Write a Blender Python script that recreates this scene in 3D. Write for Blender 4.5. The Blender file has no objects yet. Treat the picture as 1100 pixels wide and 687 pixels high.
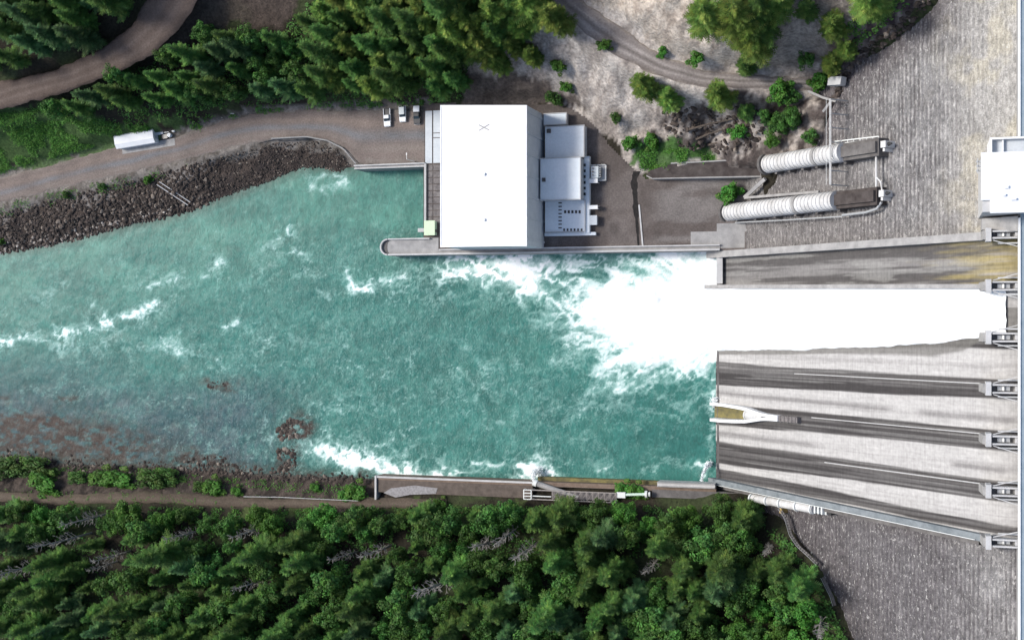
import bpy, math, random
import numpy as np
from mathutils import Vector, Matrix
random.seed(7); RNG = np.random.default_rng(11)
SC = bpy.context.scene; COL = SC.collection
R = math.radians

# ------------------------------------------------------------------ camera model (survey of the site from the drone)
F = 1400.0; CZ = 460.0
TAU = math.atan(430.0 / F); ST, CT = math.sin(TAU), math.cos(TAU)
def ray(px, py):
    u = (px - 550.0) / F; v = (343.5 - py) / F
    return np.array([-ST + u * CT, v, -CT - u * ST])
def P(px, py, Z):
    d = ray(px, py); t = (Z - CZ) / d[2]
    return np.array([t * d[0], t * d[1], Z])
def PX(X, Y, Z):
    """world -> photo pixel (arrays allowed)"""
    dz = CZ - Z
    dep = -X * ST + dz * CT; xc = X * CT + dz * ST
    return 550 + F * xc / dep, 343.5 - F * Y / dep
# dam face plane in XZ : from T (toe) to C (crest)
T = np.array([-64.0, 2.0]); C = np.array([26.8, 88.0])
SD = (C - T) / np.linalg.norm(C - T); SN = np.array([-SD[1], SD[0]])
SL = float(np.linalg.norm(C - T))
def facez(x, off=0.0):
    return T[1] + (x - T[0]) * SD[1] / SD[0] + off / SD[0]
def PF(px, py, off=0.0):
    d = ray(px, py); n = SN
    # n.(cam + t d - T) = off
    t = (off - (n[0] * (0 - T[0]) + n[1] * (CZ - T[1]))) / (n[0] * d[0] + n[1] * d[2])
    return np.array([t * d[0], t * d[1], CZ + t * d[2]])
def S3(s, y, off=0.0):
    """point on the dam slope: s metres up from the toe"""
    q = T + SD * s + SN * off
    return (q[0], y, q[1])

# ------------------------------------------------------------------ noise
def _h(ix, iy, seed):
    n = (ix.astype(np.int64) * 374761393 + iy.astype(np.int64) * 668265263 + seed * 974711) & 0x7fffffff
    n = ((n ^ (n >> 13)) * 1274126177) & 0x7fffffff
    n = (n ^ (n >> 16)) & 0xffff
    return n / 65535.0
def vn(x, y, seed=0):
    x = np.asarray(x, float); y = np.asarray(y, float)
    ix = np.floor(x); iy = np.floor(y); fx = x - ix; fy = y - iy
    fx = fx * fx * fx * (fx * (fx * 6 - 15) + 10); fy = fy * fy * fy * (fy * (fy * 6 - 15) + 10)
    a = _h(ix, iy, seed); b = _h(ix + 1, iy, seed); c = _h(ix, iy + 1, seed); d = _h(ix + 1, iy + 1, seed)
    return (a * (1 - fx) + b * fx) * (1 - fy) + (c * (1 - fx) + d * fx) * fy
def fbm(x, y, seed=0, o=4, g=0.5):
    s = 0; a = 1; t = 0
    for k in range(o):
        s = s + a * vn(np.asarray(x) * 2 ** k + 17.3 * k, np.asarray(y) * 2 ** k - 9.1 * k, seed + k); t += a; a *= g
    return s / t
def sst(a, b, x):
    t = np.clip((np.asarray(x, float) - a) / (b - a), 0, 1); return t * t * (3 - 2 * t)
def inpoly(x, y, poly):
    r = np.zeros(np.shape(x), bool); n = len(poly)
    for i in range(n):
        x0, y0 = poly[i][:2]; x1, y1 = poly[(i + 1) % n][:2]
        if y0 == y1: continue
        c = ((y0 > y) != (y1 > y)) & (x < (x1 - x0) * (y - y0) / (y1 - y0) + x0)
        r ^= c
    return r
def dseg(x, y, pts, closed=False, vals=None):
    """distance to polyline (and interpolated value)"""
    best = np.full(np.shape(x), 1e9); bv = np.zeros(np.shape(x)); n = len(pts)
    for i in range(n if closed else n - 1):
        x0, y0 = pts[i][:2]; x1, y1 = pts[(i + 1) % n][:2]
        dx, dy = x1 - x0, y1 - y0; l2 = dx * dx + dy * dy + 1e-9
        t = np.clip(((x - x0) * dx + (y - y0) * dy) / l2, 0, 1)
        d = np.hypot(x - x0 - t * dx, y - y0 - t * dy)
        m = d < best; best = np.where(m, d, best)
        if vals is not None: bv = np.where(m, vals[i] * (1 - t) + vals[(i + 1) % n] * t, bv)
    return (best, bv) if vals is not None else best

# ------------------------------------------------------------------ mesh helpers
class MB:
    def __init__(s): s.v = []; s.f = []
    def add(s, vs, fs):
        o = len(s.v); s.v += [tuple(map(float, p)) for p in vs]; s.f += [tuple(i + o for i in f) for f in fs]; return s
    def box(s, x0, x1, y0, y1, z0, z1):
        return s.add([(x0, y0, z0), (x1, y0, z0), (x1, y1, z0), (x0, y1, z0), (x0, y0, z1), (x1, y0, z1), (x1, y1, z1), (x0, y1, z1)],
                     [(0, 3, 2, 1), (4, 5, 6, 7), (0, 1, 5, 4), (1, 2, 6, 5), (2, 3, 7, 6), (3, 0, 4, 7)])
    def prism(s, poly, z0, z1):
        """poly: list of (x,y); z0/z1 scalars or lists"""
        n = len(poly); a = sum(poly[i][0] * poly[(i + 1) % n][1] - poly[(i + 1) % n][0] * poly[i][1] for i in range(n))
        zs0 = list(z0) if hasattr(z0, '__len__') else [z0] * n; zs1 = list(z1) if hasattr(z1, '__len__') else [z1] * n
        idx = range(n) if a > 0 else range(n - 1, -1, -1)
        vs = [(poly[i][0], poly[i][1], zs0[i]) for i in idx] + [(poly[i][0], poly[i][1], zs1[i]) for i in idx]
        return s.add(vs, [tuple(range(n - 1, -1, -1)), tuple(range(n, 2 * n))] + [(i, (i + 1) % n, n + (i + 1) % n, n + i) for i in range(n)])
    def beam(s, a, b, w, h, up=(0, 0, 1)):
        a = Vector(a); b = Vector(b); d = (b - a).normalized(); u = Vector(up)
        sx = d.cross(u)
        if sx.length < 1e-4: sx = Vector((1, 0, 0))
        sx.normalize(); uz = sx.cross(d).normalized()
        q = []
        for p in (a, b):
            for i, j in ((-1, -1), (1, -1), (1, 1), (-1, 1)): q.append(p + sx * (i * w / 2) + uz * (j * h / 2))
        return s.add(q, [(0, 1, 2, 3), (7, 6, 5, 4), (0, 4, 5, 1), (1, 5, 6, 2), (2, 6, 7, 3), (3, 7, 4, 0)])
    def tube(s, pts, r, n=10, cap=True):
        pts = [Vector(p) for p in pts]; m = len(pts); rs = list(r) if hasattr(r, '__len__') else [r] * m
        o = []; ref = None
        for i, p in enumerate(pts):
            d = (pts[min(i + 1, m - 1)] - pts[max(i - 1, 0)]).normalized()
            if ref is None:
                ref = Vector((0, 0, 1)) if abs(d.z) < .9 else Vector((1, 0, 0))
            a = d.cross(ref).normalized(); b = a.cross(d).normalized(); ref = b
            for k in range(n):
                t = 2 * math.pi * k / n; o.append(p + a * (math.cos(t) * rs[i]) + b * (math.sin(t) * rs[i]))
        f = [(i * n + k, i * n + (k + 1) % n, (i + 1) * n + (k + 1) % n, (i + 1) * n + k) for i in range(m - 1) for k in range(n)]
        if cap: f += [tuple(range(n - 1, -1, -1)), tuple((m - 1) * n + k for k in range(n))]
        return s.add(o, f)
def obj(name, mb, mat, parent=None, smooth=False, attr=None, bevel=0):
    me = bpy.data.meshes.new(name); o = bpy.data.objects.new(name, me); COL.objects.link(o)
    off = np.array(parent.location) if parent is not None and parent.type == 'EMPTY' else None
    if parent is not None and off is None: off = np.array(parent['org']) if 'org' in parent else None
    V = mb.v
    if off is not None: V = [(a - off[0], b - off[1], c - off[2]) for a, b, c in V]
    me.from_pydata(V, [], mb.f); me.update()
    import bmesh
    bm = bmesh.new(); bm.from_mesh(me); bmesh.ops.recalc_face_normals(bm, faces=bm.faces); bm.to_mesh(me); bm.free()
    for m in (mat if isinstance(mat, (list, tuple)) else [mat]): me.materials.append(m)
    if smooth: me.polygons.foreach_set('use_smooth', [True] * len(me.polygons))
    if parent is not None: o.parent = parent
    if bevel:
        b = o.modifiers.new('edge', 'BEVEL'); b.width = bevel; b.segments = 1; b.limit_method = 'ANGLE'
    return o
def sub(name, mb, mat, part, thing_root, **k):
    """sub-part: parented to a part whose own transform is identity under thing_root"""
    org = np.array(thing_root.location); me_v = [(a - org[0], b - org[1], c - org[2]) for a, b, c in mb.v]
    m2 = MB(); m2.v = me_v; m2.f = mb.f
    o = obj(name, m2, mat, None, **k); o.parent = part; return o
def thing(name, label, cat, loc, group=None, rz=0.0):
    o = bpy.data.objects.new(name, None); COL.objects.link(o); o.location = tuple(float(q) for q in loc); o.rotation_euler = (0, 0, rz)
    o.empty_display_size = 1; o['label'] = label; o['category'] = cat
    if group: o['group'] = group
    return o
def tag(o, label, cat, group=None):
    o['label'] = label; o['category'] = cat
    if group: o['group'] = group
    return o
def gridmesh(name, V, nu, nv, mat, cols=None, keep=None, kind=None, parent=None, extra=None, smooth=True):
    """V: (nu*nv,3) array, row-major u then v"""
    me = bpy.data.meshes.new(name)
    i = np.arange(nu - 1)[:, None] * nv + np.arange(nv - 1)[None, :]
    q = np.stack([i, i + nv, i + nv + 1, i + 1], -1).reshape(-1, 4)
    if keep is not None: q = q[keep.reshape(nu, nv)[:-1, :-1].reshape(-1)]
    used = np.unique(q); remap = np.full(nu * nv, -1); remap[used] = np.arange(len(used)); q = remap[q]; V = V[used]
    me.vertices.add(len(V)); me.vertices.foreach_set('co', V.astype(np.float32).ravel())
    me.loops.add(q.size); me.loops.foreach_set('vertex_index', q.ravel().astype(np.int32))
    me.polygons.add(len(q)); me.polygons.foreach_set('loop_start', np.arange(0, q.size, 4, dtype=np.int32))
    me.polygons.foreach_set('use_smooth', np.full(len(q), smooth))
    if cols is not None:
        c = cols[used]; a = me.color_attributes.new('col', 'FLOAT_COLOR', 'POINT')
        a.data.foreach_set('color', np.concatenate([c, np.ones((len(c), 1))], 1).astype(np.float32).ravel())
    for k, val in (extra or {}).items():
        a = me.attributes.new(k, 'FLOAT', 'POINT'); a.data.foreach_set('value', val[used].astype(np.float32))
    me.update(calc_edges=True); me.validate()
    me.materials.append(mat); o = bpy.data.objects.new(name, me); COL.objects.link(o)
    if kind: o['kind'] = kind
    if parent is not None:
        o.parent = parent; loc = np.array(parent.location)
        n = len(me.vertices); co = np.empty(n * 3, np.float32); me.vertices.foreach_get('co', co)
        me.vertices.foreach_set('co', (co.reshape(-1, 3) - loc).astype(np.float32).ravel())
    return o

# ------------------------------------------------------------------ materials
def mat(name, build):
    m = bpy.data.materials.new(name); m.use_nodes = True; nt = m.node_tree
    b = nt.nodes['Principled BSDF']; build(nt, b); return m
def nd(nt, t, **k):
    n = nt.nodes.new(t)
    for a, v in k.items():
        if a in n.inputs.keys(): n.inputs[a].default_value = v
        else: setattr(n, a, v)
    return n
def L(nt, a, b): nt.links.new(a, b)
def noise(nt, scale, detail=4, rough=.55, vec=None, stretch=None, dist=0):
    n = nd(nt, 'ShaderNodeTexNoise'); n.inputs['Scale'].default_value = scale; n.inputs['Detail'].default_value = detail
    n.inputs['Roughness'].default_value = rough; n.inputs['Distortion'].default_value = dist
    tc = nd(nt, 'ShaderNodeTexCoord'); src = tc.outputs['Object'] if vec is None else vec
    if stretch:
        mp = nd(nt, 'ShaderNodeMapping'); mp.inputs['Scale'].default_value = stretch; L(nt, src, mp.inputs['Vector']); src = mp.outputs[0]
    L(nt, src, n.inputs['Vector']); return n.outputs['Fac']
def ramp(nt, fac, stops):
    r = nd(nt, 'ShaderNodeValToRGB'); e = r.color_ramp.elements
    while len(e) < len(stops): e.new(.5)
    for i, (p, c) in enumerate(stops): e[i].position = p; e[i].color = (*c, 1) if len(c) == 3 else c
    L(nt, fac, r.inputs[0]); return r.outputs[0]
def mixc(nt, fac, a, b, mode='MIX'):
    m = nd(nt, 'ShaderNodeMix', data_type='RGBA', blend_type=mode)
    for s, v in ((m.inputs[0], fac), (m.inputs[6], a), (m.inputs[7], b)):
        if isinstance(v, bpy.types.NodeSocket): L(nt, v, s)
        else: s.default_value = (*v, 1) if isinstance(v, tuple) and len(v) == 3 else v
    return m.outputs[2]
def mth(nt, op, a, b=0.0, c=None):
    m = nd(nt, 'ShaderNodeMath', operation=op)
    for s, v in zip(m.inputs, (a, b, c)):
        if v is None: continue
        if isinstance(v, bpy.types.NodeSocket): L(nt, v, s)
        else: s.default_value = v
    return m.outputs[0]
def bump(nt, b, h, strength, dist=1.0):
    n = nd(nt, 'ShaderNodeBump'); n.inputs['Strength'].default_value = strength; n.inputs['Distance'].default_value = dist
    L(nt, h, n.inputs['Height']); L(nt, n.outputs[0], b.inputs['Normal'])
def g(v): return (v, v, v)
def dirty(name, c0, c1, scale=.6, rough=.85, bs=.3, stretch=None, spec=.3, detail=5):
    def bld(nt, b):
        n1 = noise(nt, scale, detail, .6, stretch=stretch); n2 = noise(nt, scale * 7, 3, .6)
        c = ramp(nt, n1, [(.3, c0), (.7, c1)]); c = mixc(nt, mth(nt, 'MULTIPLY', n2, .45), c, tuple(q * .55 for q in c0))
        L(nt, c, b.inputs['Base Color']); b.inputs['Roughness'].default_value = rough; b.inputs['Specular IOR Level'].default_value = spec
        if bs: bump(nt, b, n2, bs, .1)
    return mat(name, bld)
def plain(name, c, rough=.6, metal=0):
    def bld(nt, b):
        n1 = noise(nt, 1.3, 4); cc = mixc(nt, mth(nt, 'MULTIPLY', n1, .3), c, tuple(q * .72 for q in c))
        L(nt, cc, b.inputs['Base Color']); b.inputs['Roughness'].default_value = rough; b.inputs['Metallic'].default_value = metal
    return mat(name, bld)
def vcol(name, build=None, rough=.9, spec=.2):
    """material driven by the weathering / ground-cover colour attribute"""
    def bld(nt, b):
        a = nd(nt, 'ShaderNodeVertexColor', layer_name='col')
        b.inputs['Roughness'].default_value = rough; b.inputs['Specular IOR Level'].default_value = spec
        c = build(nt, b, a.outputs['Color']) if build else a.outputs['Color']
        L(nt, c, b.inputs['Base Color'])
    return mat(name, bld)
M = {}
M['white'] = dirty('white_paint', (.72, .73, .73), (.85, .85, .85), .15, .5, 0)
M['roofwhite'] = dirty('white_roof_membrane', (.76, .77, .77), (.84, .84, .84), .06, .6, .05)
M['conc'] = dirty('weathered_concrete', (.24, .235, .23), (.40, .39, .375), .35, .9, .4)
M['concpale'] = dirty('pale_concrete', (.42, .42, .41), (.56, .55, .54), .35, .9, .3)
M['concdark'] = dirty('dark_stained_concrete', (.085, .078, .075), (.19, .18, .172), .3, .9, .5)
M['concblue'] = dirty('grey_blue_concrete', (.50, .54, .57), (.62, .65, .67), .25, .85, .2)
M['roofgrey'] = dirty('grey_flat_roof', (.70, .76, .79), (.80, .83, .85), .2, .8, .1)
M['steel'] = plain('galvanised_steel', (.42, .43, .43), .45, .3)
M['steelpale'] = plain('pale_painted_steel', (.66, .68, .66), .5)
M['greenpaint'] = plain('pale_green_paint', (.42, .58, .42), .6)
M['black'] = plain('black_paint', (.02, .02, .022), .3)
M['dark'] = plain('dark_void', (.03, .03, .03), .8)
M['glass'] = plain('dark_glass', (.02, .03, .035), .08)
M['rubber'] = plain('tyre_rubber', (.02, .02, .02), .9)
M['carwhite'] = plain('white_car_paint', (.78, .79, .8), .25)
M['cargrey'] = plain('grey_car_paint', (.5, .54, .55), .25)
M['grate'] = dirty('old_deck_grating', (.10, .09, .09), (.24, .22, .21), .8, .85, .3)
M['rust'] = plain('rusty_metal', (.16, .08, .045), .8)
M['moss'] = dirty('mossy_concrete', (.10, .09, .05), (.26, .22, .08), .4, .95, .4, (1, 1, .3))
M['pipewhite'] = dirty('white_penstock_paint', (.44, .43, .41), (.74, .74, .73), .22, .6, .1)
M['wood'] = dirty('brown_timber', (.14, .10, .075), (.24, .18, .14), .7, .9, .3)
# ------------------------------------------------------------------ outlines read off the site (photo pixels at known heights)
ZB = 8.0
ROAD_UP = [(-60, 212), (0, 190), (60, 176), (120, 158), (160, 151), (190, 147), (220, 135), (270, 122), (330, 118), (400, 117), (456, 117)]
ROAD_LO = [(-60, 235), (0, 219), (60, 203), (120, 190), (180, 176), (240, 161), (290, 150), (330, 149), (355, 153), (376, 166), (384, 176), (456, 176)]
UPR_UP = [(600, -30), (625, 0), (652, 18), (684, 42), (715, 61), (760, 76), (820, 81), (886, 84)]
UPR_LO = [(555, -30), (585, 2), (622, 36), (658, 60), (700, 81), (750, 94), (820, 97), (886, 99)]
UPR_Z = [40, 39, 38, 37, 36, 35, 34, 33]
TL_UP = [(-60, 108), (0, 88), (60, 75), (108, 52), (140, 28), (158, 0), (165, -30)]
TL_LO = [(-60, 138), (0, 118), (62, 102), (120, 80), (165, 58), (195, 26), (212, 0), (222, -30)]
TL_Z = [32, 33, 35, 37, 39, 41, 43]
TR_C = [(-60, 533), (0, 533), (60, 536), (150, 534), (230, 538), (300, 541), (400, 541), (480, 540)]
WL_UP = [(-900, 420), (-60, 283), (0, 271), (60, 261), (130, 243), (200, 228), (240, 211), (285, 196), (318, 182), (345, 179), (362, 184), (375, 180), (384, 178.5)]
WL_LO = [(-900, 510), (-60, 488), (0, 490), (60, 496), (120, 500), (200, 503), (300, 509), (406, 514)]
def poly3(pts, Z): return [P(a, b, Z) for a, b in pts]
def resamp(pts, n):
    p = np.array(pts, float); d = np.r_[0, np.cumsum(np.linalg.norm(np.diff(p[:, :2], axis=0), axis=1))]
    t = np.linspace(0, d[-1], n); return np.stack([np.interp(t, d, p[:, k]) for k in range(p.shape[1])], 1)
def roadband(up, lo, zs, n):
    if not hasattr(zs, '__len__'): zs = [zs, zs]
    zt = np.interp(np.linspace(0, 1, n), np.linspace(0, 1, len(zs)), zs)
    a = resamp(up, n); b = resamp(lo, n)
    A = np.array([P(a[i, 0], a[i, 1], zt[i]) for i in range(n)]); B = np.array([P(b[i, 0], b[i, 1], zt[i]) for i in range(n)])
    return A, B
BANDS = [roadband(ROAD_UP, ROAD_LO, ZB, 120), roadband(UPR_UP, UPR_LO, UPR_Z, 90), roadband(TL_UP, TL_LO, TL_Z, 80),
         roadband([(a, b - 6) for a, b in TR_C], [(a, b + 6) for a, b in TR_C], 6.0, 100)]
YARD = [P(a, b, ZB) for a, b in [(456, 111), (590, 112), (612, 116), (634, 130), (650, 150), (664, 166), (680, 182), (694, 192), (812, 190), (812, 270), (456, 270)]]
WALLY = P(600, 268.5, ZB)[1]; RWY = P(600, 519, 6.0)[1]
XTOE = T[0]
XPARK = P(456, 200, ZB)[0]; YPARK = P(420, 178, ZB)[1]
XNOSE = P(408, 264, ZB)[0]; YNOSE = P(420, 258, ZB)[1]
RIVER = poly3(WL_UP, 0) + [(XPARK + .5, YPARK + .5), (XPARK + .5, YNOSE - 1), (XNOSE + 3, YNOSE - 1), (XNOSE + 3, WALLY), (XTOE + 40, WALLY), (XTOE + 40, RWY)] + poly3(WL_LO, 0)[::-1]
RIVER = [(p[0], p[1]) for p in RIVER]
BANKS = [[(p[0], p[1]) for p in poly3(WL_UP, 0)], [(p[0], p[1]) for p in poly3(WL_LO, 0)]]
# ------------------------------------------------------------------ control heights
ctl = []
def cp(px, py, Z): q = P(px, py, Z); ctl.append((q[0], q[1], Z))
for x, y, z in [(0, 165, 12), (60, 140, 16), (130, 120, 20), (200, 95, 28), (250, 60, 37), (300, 20, 46), (300, 80, 26), (400, 0, 50), (400, 60, 30), (480, 20, 40), (480, 80, 18), (500, 105, 9), (330, 108, 12), (400, 108, 11),
                (0, 40, 48), (60, 20, 52), (110, 0, 54), (0, -40, 66), (120, -60, 74), (250, -30, 56), (400, -60, 68), (540, 40, 30), (540, 95, 12), (590, 100, 12), (600, 70, 24), (640, 100, 18), (650, 85, 27),
                (690, 130, 16), (720, 125, 22), (700, 160, 10), (760, 140, 19), (800, 120, 27), (770, 165, 12), (830, 130, 26), (700, 25, 48), (745, 55, 44), (660, -10, 48), (800, 40, 54), (820, 0, 66), (750, 0, 60), (870, 40, 52), (880, 0, 66),
                (700, -60, 66), (850, -60, 86), (950, -40, 80), (590, -60, 56),
                (0, 560, 9), (0, 620, 20), (0, 687, 33), (200, 560, 9), (200, 620, 20), (200, 687, 34), (400, 555, 8), (400, 620, 20), (400, 687, 34), (600, 548, 7), (600, 620, 21), (600, 687, 35), (750, 552, 9), (750, 620, 23), (750, 687, 36), (815, 555, 13),
                (850, 640, 28), (0, 760, 52), (300, 760, 54), (600, 760, 56), (850, 760, 58), (-60, 225, 8), (0, 240, 6), (100, 215, 7), (200, 195, 7), (300, 165, 7.5), (0, 515, 5), (150, 515, 5), (300, 520, 5), (450, 530, 6), (700, 535, 6)]:
    cp(x, y, z)
for A, B in BANDS:
    for i in range(0, len(A), 6):
        m = (A[i] + B[i]) / 2; ctl.append(tuple(m))
for p in YARD[:8]: ctl.append((p[0], p[1], ZB + .5))
for x, y in [(760, 200), (740, 240), (600, 200), (520, 150)]: cp(x, y, ZB)
CONT_UP = [(845, 168), (862, 158), (878, 140), (887, 112), (889, 98), (906, 76), (935, 56), (962, 34), (992, 8), (1020, -40)]
CONT_LO = [(800, 546), (838, 556), (852, 582), (872, 612), (890, 645), (906, 682), (925, 730), (960, 800)]
for lst in (CONT_UP, CONT_LO):
    for x, y in lst:
        q = PF(x, y); ctl.append(tuple(q))
        q2 = PF(x + 45, y); ctl.append((q2[0], q2[1], q2[2] - 16))
for X, Y, Z in [(40, 160, 60), (40, 90, 40), (40, -100, 30), (40, -170, 50), (-64, 0, -4), (0, 0, 30), (-30, 0, 10), (-600, 60, 8), (-600, -60, 8), (-480, 40, 8),
                (-455, 130, 165), (-450, 185, 185), (-400, 240, 190), (-360, 260, 150), (-430, 60, 30), (-560, 140, 200), (-520, -200, 70), (-300, -260, 100), (-100, -260, 110), (40, -280, 120), (-200, 260, 105), (0, 260, 130), (-900, 200, 120), (-900, -250, 120)]:  # unseen top-left ridge, raised so its shadow falls on that corner
    ctl.append((X, Y, Z))
ctl = np.array(ctl)
def phi(r): return np.sqrt(r * r + 16.0)
n = len(ctl); D = np.hypot(ctl[:, None, 0] - ctl[None, :, 0], ctl[:, None, 1] - ctl[None, :, 1])
A_ = np.zeros((n + 3, n + 3)); A_[:n, :n] = phi(D) - np.eye(n) * 2.0
Q = np.c_[np.ones(n), ctl[:, :2] / 100]; A_[:n, n:] = Q; A_[n:, :n] = Q.T
wts = np.linalg.solve(A_, np.r_[ctl[:, 2], 0, 0, 0])
def hill(x, y):
    x = np.asarray(x, float); out = wts[n] + wts[n + 1] * x / 100 + wts[n + 2] * y / 100
    for i in range(n): out = out + wts[i] * phi(np.hypot(x - ctl[i, 0], y - ctl[i, 1]))
    return out
BAND_C = [[((a[0] + b[0]) / 2, (a[1] + b[1]) / 2) for a, b in zip(A, B)] for A, B in BANDS]
BAND_P = [[(a[0], a[1]) for a in A] + [(b[0], b[1]) for b in B[::-1]] for A, B in BANDS]
BAND_Z = [[a[2] for a in A] for A, B in BANDS]
YP = [(p[0], p[1]) for p in YARD]
def height(x, y):
    h = np.clip(hill(x, y), -5, 170)
    px, py = PX(x, y, h)
    rocky = sst(490, 560, px) * (1 - sst(960, 1010, px)) * (1 - sst(180, 215, py))
    rn = 1 - np.abs(2 * fbm(x / 13, y / 13, 3, 5, .55) - 1)
    h = h + rocky * (rn - .8) * 7 + (fbm(x / 6, y / 6, 9, 4) - .5) * 1.6
    for k, m in ((1, 5.0), (2, 6.0), (0, 5.0), (3, 4.0)):
        cl, cv = dseg(x, y, BAND_C[k], vals=BAND_Z[k]); d = dseg(x, y, BAND_P[k], True); d = np.where(inpoly(x, y, BAND_P[k]), 0, d)
        w = 1 - sst(0.8, m, d); h = h * (1 - w) + (cv - .12) * w
    d = dseg(x, y, YP, True); d = np.where(inpoly(x, y, YP), 0, d); w = 1 - sst(.6, 4, d); h = h * (1 - w) + (ZB - .12) * w
    ins = inpoly(x, y, RIVER)
    db = np.minimum(dseg(x, y, BANKS[0]), dseg(x, y, BANKS[1]))
    h = np.where(ins, -np.minimum(5, .3 * db) - .05, np.minimum(h, .56 * db + (fbm(x / 2.2, y / 2.2, 5, 2) - .5) * .8))
    # natural bank only close to a natural waterline
    return h
def axis(parts): return np.unique(np.concatenate(parts))
GX = axis([np.linspace(-1500, -460, 14), np.arange(-450, 44, 1.25), np.linspace(50, 400, 6)])
GY = axis([np.linspace(-900, -200, 10), np.arange(-190, 191, 1.25), np.linspace(200, 900, 10)])
XX, YY = np.meshgrid(GX, GY, indexing='ij'); HH = height(XX.ravel(), YY.ravel()).reshape(XX.shape)
# inside the dam body / reservoir the ground stays low
FZ = facez(XX, -2.0)
HH = np.where((XX > 24) & (np.abs(YY) < 140), np.minimum(HH, 20), HH)
def hz(x, y):
    x = np.asarray(x, float); y = np.asarray(y, float)
    i = np.clip(np.searchsorted(GX, x) - 1, 0, len(GX) - 2); j = np.clip(np.searchsorted(GY, y) - 1, 0, len(GY) - 2)
    fx = np.clip((x - GX[i]) / (GX[i + 1] - GX[i]), 0, 1); fy = np.clip((y - GY[j]) / (GY[j + 1] - GY[j]), 0, 1)
    return (HH[i, j] * (1 - fx) + HH[i + 1, j] * fx) * (1 - fy) + (HH[i, j + 1] * (1 - fx) + HH[i + 1, j + 1] * fx) * fy
def PT(px, py, dz=0.0):
    """where the line of sight meets the ground"""
    d = ray(px, py); t0 = (130 - CZ) / d[2]; t1 = (-5 - CZ) / d[2]
    ts = np.linspace(t0, t1, 260); X = ts * d[0]; Y = ts * d[1]; Z = CZ + ts * d[2]
    b = Z <= hz(X, Y) + dz; k = int(np.argmax(b)) if b.any() else len(ts) - 1
    a, c = ts[max(k - 1, 0)], ts[k]
    for _ in range(12):
        m = (a + c) / 2
        if CZ + m * d[2] <= float(hz(m * d[0], m * d[1])) + dz: c = m
        else: a = m
    return np.array([c * d[0], c * d[1], float(hz(c * d[0], c * d[1]))])
# ------------------------------------------------------------------ ground cover colours
fx, fy, fz = XX.ravel(), YY.ravel(), HH.ravel()
px, py = PX(fx, fy, fz)
wx = px + (fbm(fx / 9, fy / 9, 21) - .5) * 40; wy = py + (fbm(fx / 9, fy / 9, 31) - .5) * 40
def lay(c, m, col): m = np.clip(m, 0, 1)[:, None]; return c * (1 - m) + np.array(col)[None, :] * m
col = np.tile(np.array([.028, .024, .016]), (len(fx), 1))
n1 = fbm(fx / 5, fy / 5, 41); n2 = fbm(fx / 16, fy / 16, 51); n3 = fbm(fx / 1.8, fy / 1.8, 61, 3)
col = lay(col, sst(.5, .65, n2) * .5, (.05, .075, .025))
# bare rock and gravel hillside
rk = inpoly(wx, wy, [(500, 118), (505, 70), (545, 40), (575, 30), (590, -60), (930, -60), (990, 0), (900, 95), (880, 160), (800, 190), (690, 190), (660, 170), (610, 118)])
rockc = np.tile(np.array([.33, .29, .255]), (len(fx), 1)); rockc = lay(rockc, sst(.35, .6, n1), (.47, .425, .38)); rockc = lay(rockc, sst(.5, .62, n3) * .5, (.19, .165, .15))
tan = inpoly(wx, wy, [(610, -60), (640, 0), (690, 30), (740, 62), (800, 70), (800, -60)]); rockc = lay(rockc, tan * .85, (.46, .40, .335)); rockc = lay(rockc, tan * sst(.5, .7, n3) * .6, (.25, .2, .16))
dk = inpoly(wx, wy, [(700, 112), (830, 100), (900, 100), (880, 165), (800, 185), (705, 170)]) ; rockc = lay(rockc, dk * np.maximum(sst(.38, .56, n1), sst(.5, .6, n3)) * .9, (.045, .033, .03))
dk2 = inpoly(wx, wy, [(498, 85), (530, 78), (590, 88), (628, 116), (500, 120)]); rockc = lay(rockc, dk2 * .8, (.075, .058, .05))
dk3 = inpoly(wx, wy, [(880, 60), (930, 0), (1010, -60), (1010, 20), (900, 100)]); rockc = lay(rockc, dk3 * (.6 + .4 * sst(.35, .55, n3)), (.045, .034, .037))
pk = inpoly(wx, wy, [(820, -60), (930, -60), (900, 60), (800, 78), (790, 40)]); rockc = lay(rockc, pk * .6, (.12, .10, .085))
col = np.where(rk[:, None], rockc, col)
# brown clearings beside the top-left road
cl = inpoly(wx, wy, [(150, 30), (215, -40), (330, -40), (300, 25), (240, 20), (205, 42), (170, 60)]); col = lay(col, cl * .8, (.085, .065, .055))
# rip-rap bank and dark lower bank
bd = np.minimum(dseg(fx, fy, BANKS[0]), 1e3); rr = (bd < 22) & (fz < 7.6) & (fy > 0); col = np.where(rr[:, None], lay(np.tile([.066, .05, .04], (len(fx), 1)), sst(.4, .6, n3), (.03, .024, .022)), col)
be = (fx > P(330, 170, 8)[0] - 60) & rr & (px > 170); col = lay(col, be * .4, (.06, .048, .042))
pg = rr & (fz > 5.6) & (px < 230); col = lay(col, pg * .7, (.24, .22, .2))
bl = dseg(fx, fy, BANKS[1]); lb = (bl < 13) & (fy < 0) & (px < 420); col = np.where(lb[:, None], lay(np.tile([.07, .055, .045], (len(fx), 1)), sst(.45, .6, n3), (.03, .024, .02)), col)
sh_ = dseg(fx, fy, BAND_P[0], True); ss_ = sh_ < 3.5 + 5 * (n1 - .5); col = np.where((ss_ & (fz < 9.5))[:, None], lay(np.tile([.20, .18, .16], (len(fx), 1)), sst(.45, .65, n3), (.11, .095, .08)), col)
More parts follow.
